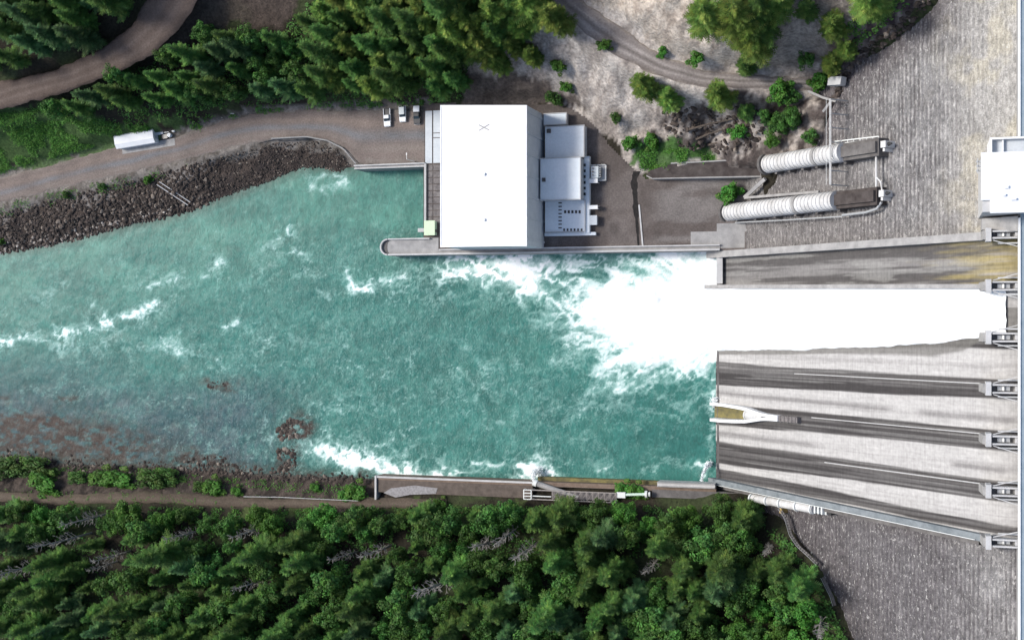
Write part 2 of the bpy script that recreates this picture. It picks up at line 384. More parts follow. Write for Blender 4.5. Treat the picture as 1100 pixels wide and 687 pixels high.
# grass beside the lower road, near the track and below the penstock
gr = inpoly(wx, wy, [(-60, 120), (60, 110), (130, 135), (200, 128), (215, 138), (120, 155), (0, 190), (-60, 205)]); col = lay(col, gr * .85, (.055, .105, .03))
gs = inpoly(wx, wy, [(240, 545), (400, 542), (560, 540), (560, 556), (240, 560)]); col = lay(col, gs * .7, (.07, .10, .03))
gt = inpoly(wx, wy, [(683, 180), (684, 160), (740, 160), (770, 166), (770, 174), (700, 186)]); col = lay(col, gt * .9, (.05, .12, .025))
cliff = fz < -.02; col = np.where(cliff[:, None], np.array([.06, .07, .06]), col)
def tb(nt, b, c):
    n1 = noise(nt, .9, 6, .65); n2 = noise(nt, .22, 5, .6)
    c = mixc(nt, 1.0, c, ramp(nt, n1, [(.25, g(.45)), (.5, g(.95)), (.75, g(1.45))]), 'MULTIPLY')
    c = mixc(nt, 1.0, c, ramp(nt, n2, [(.3, g(.75)), (.7, g(1.2))]), 'MULTIPLY')
    bump(nt, b, n1, .7, .8); return c
M['ground'] = vcol('earth_and_rock', tb)
ground = gridmesh('ground', np.stack([fx, fy, fz], 1), len(GX), len(GY), M['ground'], col, kind='structure')
# ------------------------------------------------------------------ roads
def rb(nt, b, c):
    n1 = noise(nt, 1.6, 5, .65); n2 = noise(nt, .12, 4, .6)
    c = mixc(nt, 1.0, c, ramp(nt, n1, [(.3, g(.72)), (.7, g(1.22))]), 'MULTIPLY'); c = mixc(nt, 1.0, c, ramp(nt, n2, [(.3, g(.82)), (.7, g(1.15))]), 'MULTIPLY')
    bump(nt, b, n1, .4, .15); return c
M['road'] = vcol('dirt_road', rb)
def roadmesh(name, k, n, nw, base, tracks, edge, lift=.0):
    A, B = BANDS[k]; A = resamp(A, n); B = resamp(B, n); t = np.linspace(0, 1, nw)
    V = A[:, None, :] * (1 - t)[None, :, None] + B[:, None, :] * t[None, :, None]
    tt = np.tile(t, (n, 1)); X = V[..., 0]; Y = V[..., 1]
    wob = (fbm(X / 4, Y / 4, 77) - .5) * 2.2 * (np.abs(tt - .5) * 2) ** 2
    dirn = (B - A); dirn /= np.linalg.norm(dirn, axis=1)[:, None]
    V = V + dirn[:, None, :] * wob[..., None]
    V[..., 2] = V[..., 2] + .05 + lift - .5 * sst(.9, 1, np.abs(tt - .5) * 2)
    c = np.tile(np.array(base), (n * nw, 1)).astype(float); q = tt.ravel() + (fbm(X.ravel() / 25, Y.ravel() / 25, 5) - .5) * .25
    for (p, w, cc, a) in tracks: c = lay(c, np.exp(-((q - p) / w) ** 2) * a * (.4 + 1.2 * fbm(X.ravel() / 8, Y.ravel() / 8, 15)), cc)
    c = lay(c, sst(.74, 1, np.abs(tt.ravel() - .5) * 2 + (fbm(X.ravel() / 3, Y.ravel() / 3, 8) - .5) * .5), edge)
    return gridmesh(name, V.reshape(-1, 3), n, nw, M['road'], c, kind='structure')
roadmesh('river_road', 0, 200, 22, (.165, .135, .12), [(.3, .09, (.205, .165, .142), .8), (.55, .1, (.155, .155, .16), .9), (.78, .06, (.2, .175, .155), .5)], (.19, .165, .145))
roadmesh('hillside_road', 1, 160, 18, (.2, .175, .16), [(.3, .06, (.3, .27, .25), .9), (.45, .05, (.13, .115, .105), .8), (.6, .06, (.3, .27, .25), .9), (.85, .07, (.12, .10, .09), .8)], (.26, .225, .19))
roadmesh('switchback_road', 2, 120, 16, (.088, .066, .055), [(.35, .08, (.12, .094, .08), .8), (.65, .08, (.12, .094, .08), .8)], (.055, .042, .036))  # base colour lowered, putting some of the corner's shade into the dirt
roadmesh('bank_track', 3, 160, 10, (.085, .066, .05), [(.5, .2, (.125, .10, .078), .8)], (.06, .052, .036))
# asphalt yard round the powerhouse
gx = np.arange(min(p[0] for p in YP) - 2, max(p[0] for p in YP) + 2, .8); gy = np.arange(min(p[1] for p in YP) - 2, max(p[1] for p in YP) + 2, .8)
ax, ay = np.meshgrid(gx, gy, indexing='ij'); k = inpoly(ax.ravel() + .4, ay.ravel() + .4, YP) ; yx, yy = ax.ravel(), ay.ravel(); ypx, ypy = PX(yx, yy, ZB)
c = np.tile(np.array([.10, .084, .076]), (len(yx), 1)); c = lay(c, sst(.42, .62, fbm(yx / 11, yy / 11, 71)) * .7, (.15, .13, .12)); c = lay(c, sst(.55, .7, fbm(yx / 5, yy / 8, 81)) * .5, (.065, .055, .05))
c = lay(c, (1 - sst(262, 255, ypy)) * 0 + sst(690, 720, ypx) * sst(.4, .65, fbm(yx / 20, yy / 4, 91)) * .6, (.2, .185, .175))
yv = np.stack([yx, yy, np.full(len(yx), ZB + .004)], 1); yard = gridmesh('powerhouse_yard', yv, len(gx), len(gy), M['road'], c, keep=k, kind='structure')
# ------------------------------------------------------------------ river
wxs = axis([np.linspace(-1200, -390, 10), np.arange(-380, XTOE + 3, .55)]); wys = np.arange(-80, 75, .55)
wX, wY = np.meshgrid(wxs, wys, indexing='ij'); x, y = wX.ravel(), wY.ravel(); px, py = PX(x, y, 0.0)
ground_z = hz(x, y)
def warp(a, s, seed): return (fbm(x / s, y / s, seed, 4, .6) - .5) * 2 * a
qx = px + warp(34, 26, 1) + warp(12, 6, 2); qy = py + warp(30, 26, 3) + warp(12, 6, 4)
core = [(790, 262), (690, 270), (672, 292), (640, 306), (622, 326), (640, 342), (650, 362), (660, 392), (646, 412), (690, 415), (742, 402), (790, 384)]
mid = [(790, 258), (600, 268), (540, 276), (490, 290), (500, 298), (548, 300), (590, 318), (572, 330), (602, 350), (594, 366), (630, 392), (642, 408), (684, 416), (740, 408), (790, 388)]
wq = warp(5, 7, 201); wr = warp(5, 7, 202)
rid = 1 - np.abs(2 * fbm(x / 6.5 + wq * .16, y / 4.2 + wr * .2, 211, 4, .55) - 1); flm = sst(.74, .98, rid)
rid2 = 1 - np.abs(2 * fbm(x / 15 + wq * .13, y / 8 + wr * .16, 221, 5, .58) - 1); flow = sst(.80, .99, rid2)
wq3 = warp(9, 14, 241); wr3 = warp(9, 14, 242)
rid3 = 1 - np.abs(2 * fbm(x / 11 + wq3 * .14, y / 7 + wr3 * .16, 251, 3, .5) - 1); thin = sst(.945, .995, rid3) * sst(.4, .62, fbm(x / 17, y / 12, 261, 3))
rid4 = 1 - np.abs(2 * fbm(x / 5 + wr3 * .2, y / 4 + wq3 * .22, 271, 3, .5) - 1); thin = thin + .7 * sst(.93, .995, rid4) * sst(.45, .65, fbm(x / 13, y / 10, 281, 3))
def sd(poly):
    d = dseg(qx, qy, poly, True); return np.where(inpoly(qx, qy, poly), d, -d)
fil = 1 - np.abs(2 * fbm(x / 9, y / 5, 133, 5, .6) - 1)
pr_ = np.hypot(px - 800 + warp(10, 8, 141), py - 335 + warp(10, 8, 142)); pth = np.arctan2(py - 335 + warp(8, 9, 143), px - 800)
rad = 1 - np.abs(2 * fbm(pth * 9, pr_ / 55, 151, 5, .6) - 1); rad2 = fbm(pth * 26, pr_ / 26, 161, 4, .6)
sc_, sm_ = sd(core), sd(mid)
fo = .66 * sst(-26, 34, sc_) + sst(-24, 14, sm_) * (.21 + .42 * sst(0, 75, sm_) + .30 * (sst(.55, .95, rad) - .35) + .45 * (rad2 - .5) + .34 * (flm - .35))* (1 - sst(560, 640, px) * sst(345, 392, py) * (1 - sst(-34, 8, sc_)) * .8)
far = sst(-75, -10, sm_) * (1 - sst(-10, 5, sm_)) * sst(560, 640, px); fo = fo + .55 * far * (.30 * sst(.5, .75, rad2) + .12 * sst(.7, .95, rad) + .22 * flm)
arm = [(482, 296), (505, 288), (530, 284), (556, 290), (572, 300)]
streaks = [([(-40, 372), (0, 366), (40, 361), (80, 355), (108, 350), (118, 342), (140, 338), (172, 328)], 4, .85), ([(158, 309), (178, 304), (200, 296)], 3, .6), ([(218, 298), (226, 288), (236, 279)], 3, .6),
           ([(283, 268), (296, 262), (310, 247)], 3.5, .65), ([(310, 262), (318, 272), (330, 274)], 2.5, .5), ([(345, 482), (362, 488), (385, 497), (410, 500), (440, 505), (470, 511)], 7, 1.15), ([(465, 506), (500, 500), (535, 498), (570, 500)], 4, .65),
           ([(240, 350), (256, 348), (272, 346)], 3, .6), ([(375, 312), (396, 306), (424, 300), (445, 292)], 4, .62), ([(375, 292), (380, 306), (400, 314)], 3, .6), ([(340, 305), (352, 322)], 4, .45), ([(335, 192), (350, 186), (366, 190), (370, 197), (352, 201), (336, 198)], 3, .5),
           ([(640, 506), (660, 500)], 3, .6), ([(690, 505), (720, 498), (740, 500)], 3.5, .5), ([(750, 496), (760, 498), (756, 512)], 3, .9), ([(566, 512), (575, 503), (588, 510)], 6, 1.3), ([(430, 268), (470, 278), (520, 272)], 5, .35), (arm, 9, 1.0),
           ([(550, 280), (570, 290), (556, 300)], 9, .9), ([(290, 470), (318, 462), (326, 470), (318, 482)], 4, .35), ([(355, 435), (372, 438)], 4, .5), ([(768, 380), (764, 430), (768, 500)], 4, .45), ([(640, 440), (680, 432), (740, 440), (768, 425)], 14, .14), ([(260, 198), (276, 190)], 3, .5),
           ([(20, 415), (80, 430)], 4, .2), ([(60, 372), (130, 365), (200, 375)], 8, .3), ([(100, 330), (120, 345)], 6, .3)]
rx = px + warp(7, 7, 5) + warp(3, 2.2, 6); ry = py + warp(7, 7, 7) + warp(3, 2.2, 8)
for pts, w, a in streaks:
    d = dseg(rx, ry, pts); k_ = .58 if w < 6 else .85; fo = fo + k_ * a * np.exp(-(d / (w * .8)) ** 2) * (.18 + .35 * sst(.3, .68, fbm(x / 3.5, y / 2.2, 44, 4)) + .5 * flm) + a * np.exp(-(d / (w * 2.4)) ** 2) * (.30 * flm + .10)
# fine broken crests where the current is rough
rough = np.exp(-((px - 420) / 300) ** 2) * sst(225, 300, py) * (1 - sst(500, 540, py) * .3); rough = rough * (1 - .5 * sst(640, 700, px))
cr = 1 - np.abs(2 * fbm(x / 3.2 + y * .05, y / 2.1, 61, 4, .55) - 1)
fo = fo + thin * (.08 + .2 * rough) * sst(215, 260, py)
fo = fo + rough * (.12 * flm * sst(.45, .7, fbm(x / 14, y / 10, 67)) + .10 * flow) + .10 * flow * (1 - rough)
fo = fo + rough * .06 * sst(.80, .97, cr) * (.3 + 1.4 * sst(.35, .65, fbm(x / 18, y / 18, 66)))
calm = 1 - sst(.0, 1, rough)
# water colour: milky teal, deeper in the middle, grey-blue over the shallow rock shelf at lower left
c = np.tile(np.array([.045, .185, .165]), (len(x), 1))
up = 1 - sst(230, 350, py + (px - 300) * .12); c = lay(c, up * .85, (.095, .265, .222))
c = lay(c, sst(.45, .7, fbm(x / 22, y / 15, 12)) * .5, (.030, .135, .125)); c = lay(c, sst(.5, .7, fbm(x / 9, y / 9, 13)) * .35, (.065, .225, .195))
shelf = sst(385, 450, py + warp(16, 20, 14)) * (1 - sst(250, 372, px + warp(26, 14, 15))); c = lay(c, shelf * .85, (.040, .080, .105))
c = lay(c, (1 - sst(60, 180, px)) * sst(360, 400, py) * .5, (.042, .09, .11))
c = lay(c, (.5 * flow + .35 * flm * rough) * .4, (.13, .33, .29)); c = lay(c, sst(.55, .75, fbm(x / 30 + wq * .05, y / 12 + wr * .06, 231, 4)) * .3, (.026, .115, .108))
st_ = fbm(x / 1.6, y / 5.0, 19, 3); c = lay(c, shelf * sst(.5, .65, st_) * .5, (.08, .125, .145))
def blob(cx_, cy_, rx_, ry_, a): return a * np.exp(-(((px + warp(14, 6, 16) - cx_) / rx_) ** 2 + ((py + warp(10, 6, 17) - cy_) / ry_) ** 2))
br = blob(318, 462, 16, 12, 1.0) + blob(238, 413, 16, 6, .9) + blob(40, 470, 80, 24, .95) + blob(115, 480, 55, 16, .85) + blob(20, 452, 40, 8, .7) + blob(322, 462, 14, 16, .8) + blob(215, 494, 25, 10, .8) + blob(310, 492, 10, 18, .7) + blob(72, 427, 10, 4, .6) + blob(5, 427, 8, 5, .6) + blob(60, 492, 130, 8, .9) + blob(180, 502, 120, 5, .8) + blob(360, 508, 50, 4, .8)
br = np.clip(br * 1.25, 0, 1) * sst(.26, .60, fbm(x / 3.2, y / 1.8, 18, 5, .62)); c = lay(c, br, (.052, .036, .031)); fo = fo * (1 - .8 * br)
c = lay(c, sst(-1.6, .05, ground_z) * .6, (.05, .06, .05))
# surface height
z = (fbm(x / 4.5, y / 4.5, 91, 4, .55) - .5) * .5 * (.35 + .65 * rough + .8 * np.clip(fo, 0, 1)) + (fbm(x / 1.8, y / 1.8, 95, 2) - .5) * .12 * (.3 + rough)
boil = sst(-6, 40, sd(core)); z = z + boil * ((1 - np.abs(2 * fbm(x / 7, y / 7, 97, 5, .6) - 1)) * 1.7 - .6)
def wb(nt, b, cc):
    a = nd(nt, 'ShaderNodeAttribute', attribute_name='foam'); ra = nd(nt, 'ShaderNodeAttribute', attribute_name='rough')
    n1 = noise(nt, 1.1, 8, .68, dist=1.2); n2 = noise(nt, .85, 4, .62, stretch=(1, .55, 1), dist=2.2); n3 = noise(nt, .55, 5, .6, stretch=(1.2, .6, 1), dist=1.5)
    f = mth(nt, 'ADD', a.outputs['Fac'], mth(nt, 'MULTIPLY', mth(nt, 'SUBTRACT', n1, .5), .62))
    fa = ramp(nt, f, [(.10, g(0)), (.60, g(1))]); f = ramp(nt, f, [(.36, g(0)), (.62, g(.38)), (.95, g(1))])
    # little bright crests of the chop
    w = ramp(nt, n2, [(.53, g(0)), (.70, g(1))]); w = mth(nt, 'MULTIPLY', w, mth(nt, 'MULTIPLY_ADD', ra.outputs['Fac'], .26, .02))
    n5 = noise(nt, .07, 4, .6, dist=1.0); cc = mixc(nt, 1.0, cc, ramp(nt, n5, [(.32, (.70, .69, .645)), (.68, (.90, .90, .845))]), 'MULTIPLY'); cc = mixc(nt, 1.0, cc, ramp(nt, n3, [(.3, g(.74)), (.7, g(1.2))]), 'MULTIPLY')
    cc = mixc(nt, w, cc, (.34, .52, .48)); cc = mixc(nt, mth(nt, 'MULTIPLY', fa, .8), cc, (.34, .55, .50)); cc = mixc(nt, f, cc, (.86, .89, .88))
    L(nt, mth(nt, 'MULTIPLY_ADD', f, .45, .36), b.inputs['Roughness']); b.inputs['IOR'].default_value = 1.33; b.inputs['Specular IOR Level'].default_value = .22
    h = mth(nt, 'ADD', mth(nt, 'MULTIPLY', n3, 1.2), mth(nt, 'MULTIPLY', n2, .45)); h = mth(nt, 'ADD', h, mth(nt, 'MULTIPLY', mth(nt, 'MULTIPLY', n1, f), .9)); bump(nt, b, h, .35, .7); L(nt, mth(nt, 'MULTIPLY_ADD', ra.outputs['Fac'], .30, .08), b.inputs['Normal'].links[0].from_node.inputs['Strength'])
    return cc
M['water'] = vcol('river_water', wb, .3, .5)
keep = (ground_z < .8) & ((y < WALLY + 1.5) | (x < XPARK + 2)) & (y > -74)
river = gridmesh('river', np.stack([x, y, z], 1), len(wxs), len(wys), M['water'], c, keep=keep, kind='structure', extra={'foam': np.clip(fo, 0, 1.4), 'rough': np.clip(rough, 0, 1)})
def lb(nt, b):
    b.inputs['Base Color'].default_value = (.03, .10, .10, 1); b.inputs['Roughness'].default_value = .1; n1 = noise(nt, .6, 4); bump(nt, b, n1, .2, .3)
M['lake'] = mat('reservoir_water', lb)
m = MB(); m.add([(39, -600, 84), (1500, -600, 84), (1500, 600, 84), (39, 600, 84)], [(0, 1, 2, 3)]); o = obj('reservoir', m, M['lake']); o['kind'] = 'structure'
# ------------------------------------------------------------------ the dam
dam = thing('concrete_dam', 'tall grey concrete dam with a gated spillway, rising to the right edge of the photo', 'dam', (XTOE, 0, 0))
YI = [22.8 - 13.72 * i for i in range(7)]
def fb(nt, b, c):
    # horizontal lift lines (constant height), drips down the slope, pale lime specks
    n1 = noise(nt, 1.0, 4, .7, stretch=(1.0, .6, 1.0)); n2 = noise(nt, .3, 5, .6, stretch=(.6, .8, .6)); n3 = noise(nt, 1.0, 5, .75, stretch=(1.7, .8, 1.7))
    c = mixc(nt, 1.0, c, ramp(nt, n1, [(.34, g(.66)), (.52, g(.98)), (.70, g(1.28))]), 'MULTIPLY'); c = mixc(nt, 1.0, c, ramp(nt, n2, [(.32, g(.8)), (.68, g(1.15))]), 'MULTIPLY')
    c = mixc(nt, ramp(nt, n3, [(.57, g(0)), (.64, g(.8))]), c, (.46, .445, .42)); n4 = noise(nt, 2.6, 3, .7); c = mixc(nt, 1.0, c, ramp(nt, n4, [(.3, g(.62)), (.7, g(1.32))]), 'MULTIPLY'); bump(nt, b, n1, .5, .5); return c
M['face'] = vcol('dam_face_concrete', fb, .95, .15)
def cb(nt, b, c):
    n1 = noise(nt, 1.2, 5, .6, stretch=(.10, 1.0, .10)); n2 = noise(nt, .9, 5, .6); n3 = noise(nt, 1.6, 3, .6, stretch=(1.2, .08, 1.2))
    c = mixc(nt, 1.0, c, ramp(nt, n1, [(.3, g(.88)), (.7, g(1.1))]), 'MULTIPLY'); c = mixc(nt, 1.0, c, ramp(nt, n2, [(.3, g(.86)), (.7, g(1.1))]), 'MULTIPLY')
    c = mixc(nt, 1.0, c, ramp(nt, n3, [(.35, g(.9)), (.6, g(1.04))]), 'MULTIPLY'); bump(nt, b, n2, .2, .15); return c
M['chute'] = vcol('spillway_concrete', cb, .9, .2)
# non-overflow faces (stepped lifts 1.5 m high)
def face(name, y0, y1, seed):
    s = np.arange(-6, SL + .3, .42); yy = np.arange(y0, y1 + .1, .6); S, Yg = np.meshgrid(s, yy, indexing='ij'); s1, y1_ = S.ravel(), Yg.ravel()
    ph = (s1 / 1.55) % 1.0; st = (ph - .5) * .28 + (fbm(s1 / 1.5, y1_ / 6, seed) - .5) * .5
    X = T[0] + SD[0] * s1 + SN[0] * (st - 2.2); Z = T[1] + SD[1] * s1 + SN[1] * (st - 2.2)
    px, py = PX(X, y1_, Z)
    c = np.tile(np.array([.175, .17, .168]), (len(s1), 1))
    c = lay(c, sst(.40, .65, fbm(s1 / 9, y1_ / 9, seed + 1)) * .7, (.215, .21, .205)); c = lay(c, sst(.45, .7, fbm(s1 / 14, y1_ / 10, seed + 2)) * .4, (.145, .135, .132))
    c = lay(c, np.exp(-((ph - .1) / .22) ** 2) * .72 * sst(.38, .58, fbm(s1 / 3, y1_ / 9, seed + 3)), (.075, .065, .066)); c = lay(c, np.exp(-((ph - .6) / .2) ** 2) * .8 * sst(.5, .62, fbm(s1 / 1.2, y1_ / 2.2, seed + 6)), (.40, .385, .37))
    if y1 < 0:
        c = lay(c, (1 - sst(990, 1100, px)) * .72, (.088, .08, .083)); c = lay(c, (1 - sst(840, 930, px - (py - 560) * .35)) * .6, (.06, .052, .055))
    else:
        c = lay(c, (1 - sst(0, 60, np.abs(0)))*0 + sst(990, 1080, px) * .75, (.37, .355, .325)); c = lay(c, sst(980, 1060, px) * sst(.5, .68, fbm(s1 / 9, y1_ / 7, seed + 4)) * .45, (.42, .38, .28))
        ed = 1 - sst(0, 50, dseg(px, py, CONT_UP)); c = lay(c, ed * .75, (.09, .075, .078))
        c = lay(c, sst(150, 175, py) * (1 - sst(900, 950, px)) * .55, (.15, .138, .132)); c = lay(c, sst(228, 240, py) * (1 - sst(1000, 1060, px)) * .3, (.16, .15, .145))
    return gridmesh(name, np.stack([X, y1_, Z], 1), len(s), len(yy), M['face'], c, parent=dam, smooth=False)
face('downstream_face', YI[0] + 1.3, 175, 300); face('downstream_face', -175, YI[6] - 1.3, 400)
# overflow chute
s = np.arange(-3, SL - 9, .45); 
prof = [tuple(T + SD * q) for q in s]; e = T + SD * (SL - 9); prof += [(e[0] + 1.5, e[1] + 1.25), (e[0] + 3.2, e[1] + 2.3), (e[0] + 5, e[1] + 3.0), (e[0] + 7, e[1] + 3.4), (e[0] + 9.5, e[1] + 3.5), (e[0] + 16, e[1] + 3.2)]
prof = np.array(prof); ys = np.arange(YI[6] + .8, YI[0] - .8, .35); ns, ny = len(prof), len(ys)
X = np.repeat(prof[:, 0], ny); Z = np.repeat(prof[:, 1], ny); Yc = np.tile(ys, ns); sv = (X - T[0]) / (C[0] - T[0]); px, py = PX(X, Yc, Z)
c = np.tile(np.array([.40, .388, .372]), (len(X), 1)); c = lay(c, sst(.45, .7, fbm(X / 25, Yc / 2.2, 7)) * .2, (.33, .318, .305))
for i in range(2, 7):
    yc = YI[i]; wd = 1.6 + 2.6 * (1 - sv); dd = Yc - yc; lo, hi = (-3.0 - 1.3 * (1 - sv), 2.1 + 1.1 * (1 - sv)) if i < 6 else (1.0, 3.4 + 1.4 * (1 - sv))
    if i == 6: dd = Yc + 56.6 + 2.9 * sv
    edge = (fbm(X / 30, Yc * 0 + i, 17) - .5) * 1.1 + (fbm(X / 60, Yc / .5, 18 + i, 3) - .5) * .8
    m = sst(lo - .25, lo + .15, dd + edge) * (1 - sst(hi - .15, hi + .25, dd + edge)) * (.9 + .2 * sst(.3, .6, fbm(X / 50, Yc / .6, 28 + i, 3))); c = lay(c, m * (1.0 - .08 * sv), (.048, .044, .043))
    if i < 6: c = lay(c, np.exp(-((dd - .1 + edge * .5) / .3) ** 2) * .22, (.2, .19, .185))
    m2 = np.exp(-((dd + 7.4 + 1.2 * sv + edge) / .9) ** 2) * (.75 if i in (3, 4) else .25) * sst(.3, .55, fbm(X / 18, Yc * 0 + i, 27)); c = lay(c, m2 * .85, (.11, .102, .10))
c = lay(c, sst(.60, .68, fbm(X / 70, Yc / .8, 247, 3)) * .22, (.19, .18, .172)); c = lay(c, sst(.60, .70, fbm(X / 40, Yc / .45, 257, 3)) * .2, (.43, .42, .40))
# bay left of the water: dark algae with yellow moss near the gate
b1 = Yc > YI[1] - 1; t1 = np.where(b1, 1.0, 0.0); c = lay(c, t1 * .75, (.115, .108, .104)); c = lay(c, t1 * sst(.40, .55, fbm(X / 60, Yc / 1.5, 47)) * .75, (.05, .046, .045))
c = lay(c, t1 * sst(.5, .65, fbm(X / 12, Yc / 1.6, 57)) * .55, (.26, .255, .24)); c = lay(c, t1 * sst(1000, 1095, px + (fbm(X / 10, Yc / 1.2, 67) - .5) * 160) * .6, (.38, .31, .12))
c = lay(c, t1 * sst(990, 1080, px) * sst(.52, .66, fbm(X / 16, Yc / .9, 69)) * .7, (.3, .28, .26))
# wet concrete along the edge of the sheet of water
we = np.array([(770, 376), (850, 375), (950, 371), (1000, 368), (1050, 362), (1070, 360)])
wl = np.interp(px, we[:, 0], we[:, 1]); wet = np.interp(px, [770, 900, 960, 1000, 1035, 1060], [5, 7, 11, 16, 14, 1])
c = lay(c, (1 - sst(.75, 1.05, (py - wl) / wet)) * (~b1) * (py > 330) * .8, (.13, .124, .112))
chute = gridmesh('spillway_chute', np.stack([X, Yc, Z], 1), ns, ny, M['chute'], c, parent=dam)
# toe wall under the chute and end sill
m = MB(); m.box(T[0] - 1.6, T[0] - .4, YI[6] - 1, YI[0] + .5, -5, 1.2); obj('toe_sill', m, M['concdark'], dam)
# training walls and divider walls
def slopewall(name, ya, yb, w, h0, h1, base, mt, s0=-4.0, s1=SL - 7, segs=40):
    m = MB(); pts = []
    for k in range(segs + 1):
        q = s0 + (s1 - s0) * k / segs; t = k / segs; y = ya + (yb - ya) * t; h = h0 + (h1 - h0) * t
        pts += [S3(q, y - w / 2, base), S3(q, y + w / 2, base), S3(q, y + w / 2, h), S3(q, y - w / 2, h)]
    f = [(k * 4 + a, k * 4 + (a + 1) % 4, k * 4 + 4 + (a + 1) % 4, k * 4 + 4 + a) for k in range(segs) for a in range(4)] + [(3, 2, 1, 0), tuple(segs * 4 + a for a in range(4))]
    m.add(pts, f); return obj(name, m, mt, dam)
slopewall('training_wall', YI[0], YI[0], 2.2, 3.4, 2.6, -6, M['conc'])
slopewall('training_wall', 11.8, YI[1], 1.3, 3.2, 2.6, -3, M['conc'], s0=-9)
rw = slopewall('training_wall', -56.4, YI[6], 1.9, 2.6, 2.0, -6, dirty('blue_grey_wall_concrete', (.13, .15, .16), (.27, .295, .305), .3, .9, .3))
for i in range(3, 6):
    for d in (.95,): slopewall('divider_kerb', YI[i] + d, YI[i] + d, .24, .4, .7, -.5, M['conc'] if d < 0 else M['concpale'], s0=(30, 38, 46, 52)[i - 2])
# bay-one end wall (white vertical strip at the toe)
m = MB(); m.box(T[0] - 1.2, T[0] + .9, 12.6, YI[0] - 1.15, -4, 5.2); obj('end_wall', m, M['concpale'], dam)
m = MB(); 
for k in range(2): m.add([S3(-2, 12.6 + 5.2 * k, -.5), S3(SL - 9, 10.0 + 6.2 * k, -.5), S3(SL - 9, 10.3 + 6.2 * k, .6), S3(-2, 13.1 + 5.2 * k, .6)], [(0, 1, 2, 3)])
# piers
def pier(i):
    y = YI[i]; m = MB(); x0 = 18.6; w = 2.0 if i not in (0, 6) else 1.7
    m.add([(x0 - 1.2, y - 1.2, facez(x0) - 2), (x0 - 1.2, y + 1.2, facez(x0) - 2), (x0 - .4, y + 1.2, 88.6), (x0 - .4, y - 1.2, 88.6), (x0 + .2, y - 1.2, 76), (x0 + .2, y + 1.2, 76), (x0 + .2, y + 1.2, 88.6), (x0 + .2, y - 1.2, 88.6)],
          [(0, 1, 2, 3), (7, 6, 5, 4), (0, 4, 5, 1), (3, 2, 6, 7), (0, 3, 7, 4), (1, 5, 6, 2)])
    m.box(x0 + .2, 37, y - w / 2, y + w / 2, 74, 86.4)
    p = obj('pier', m, M['conc'], dam)
    q = MB(); q.box(x0 + .2, x0 + 1.6, y - 1.8, y + 1.8, 84.5, 89.6); sub('pier_nose', q, M['concpale'], p, dam)
    q = MB()
    for d in (-1, 1): q.box(x0 + 1.9, 26.9, y + d * w / 2 - .22 + d * .05, y + d * w / 2 + .22 + d * .05, 86.4, 89.4)
    q.box(26.2, 26.8, y - w / 2 + .3, y + w / 2 - .3, 86.41, 89.2); sub('recess_wall', q, M['concpale'], p, dam)
    q = MB(); q.box(x0 + 3.2, x0 + 6.4, y - w / 2 + .4, y + w / 2 - .4, 86.41, 87.5); q.tube([(x0 + 4.8, y - w / 2 + .45, 87.6), (x0 + 4.8, y + w / 2 - .45, 87.6)], .45, 8); sub('trunnion', q, M['steel'], p, dam)
    for d in (-1, 1):
        if (i == 0 and d > 0) or (i == 6 and d < 0): continue
        q = MB(); q.beam((x0 + 2, y + d * 1.5, 88.8), (26.9, y + d * 3.3, 89.6), .2, .4); sub('brace_beam', q, M['concpale'], p, dam)
    return p
for i in range(7): pier(i)
# radial gates under the bridge
for i in range(6):
    ya, yb = YI[i + 1] + 1.05, YI[i] - 1.05; m = MB(); vs = []; nseg = 8
    lift = 1.6 if i == 1 else 0
    for k in range(nseg + 1):
        a = R(-22 + 50 * k / nseg); xx = 22 + 9.2 * math.cos(a); zz = 86.9 + lift + 9.2 * math.sin(a)
        vs += [(xx, ya, zz), (xx, yb, zz), (xx + .3, ya, zz), (xx + .3, yb, zz)]
    f = []
    for k in range(nseg): b0 = 4 * k; f += [(b0, b0 + 1, b0 + 5, b0 + 4), (b0 + 2, b0 + 6, b0 + 7, b0 + 3), (b0, b0 + 4, b0 + 6, b0 + 2), (b0 + 1, b0 + 3, b0 + 7, b0 + 5)]
    m.add(vs, f + [(0, 2, 3, 1), (4 * nseg, 4 * nseg + 1, 4 * nseg + 3, 4 * nseg + 2)]); gt = obj('spillway_gate', m, M['steel'], dam)
    for yy in (ya + 1.2, yb - 1.2):
        q = MB()
        for a in (-14, 8): q.beam((22, yy, 86.9 + lift), (22 + 9.1 * math.cos(R(a)), yy, 86.9 + lift + 9.1 * math.sin(R(a))), .35, .35)
        sub('gate_arm', q, M['steel'], gt, dam)
# crest road, bridge and parapets
m = MB(); m.box(27.3, 38, -175, 175, 90.6, 92.0); obj('crest_road', m, dirty('blue_grey_crest_paving', (.22, .28, .32), (.32, .38, .42), .3, .85, .2), dam)
m = MB(); m.box(26.8, 38.4, YI[0] + 1.4, 175, 70, 90.58); obj('crest_block', m, M['conc'], dam); m = MB(); m.box(26.8, 38.4, -175, YI[6] - 1.4, 70, 90.58); obj('crest_block', m, M['conc'], dam)
m = MB(); m.box(30, 38.4, -175, 175, -5, 69.98); m.box(24.5, 29.98, -175, 175, -5, 60); obj('dam_core', m, M['conc'], dam)
m = MB(); m.box(26.75, 27.28, -175, 26.9, 90.2, 92.4); m.box(26.75, 27.28, 48.4, 175, 90.2, 92.4); obj('downstream_parapet', m, M['white'], dam)
m = MB(); m.box(38.0, 38.5, -175, 175, 90.59, 93.2); obj('upstream_parapet', m, M['concpale'], dam)
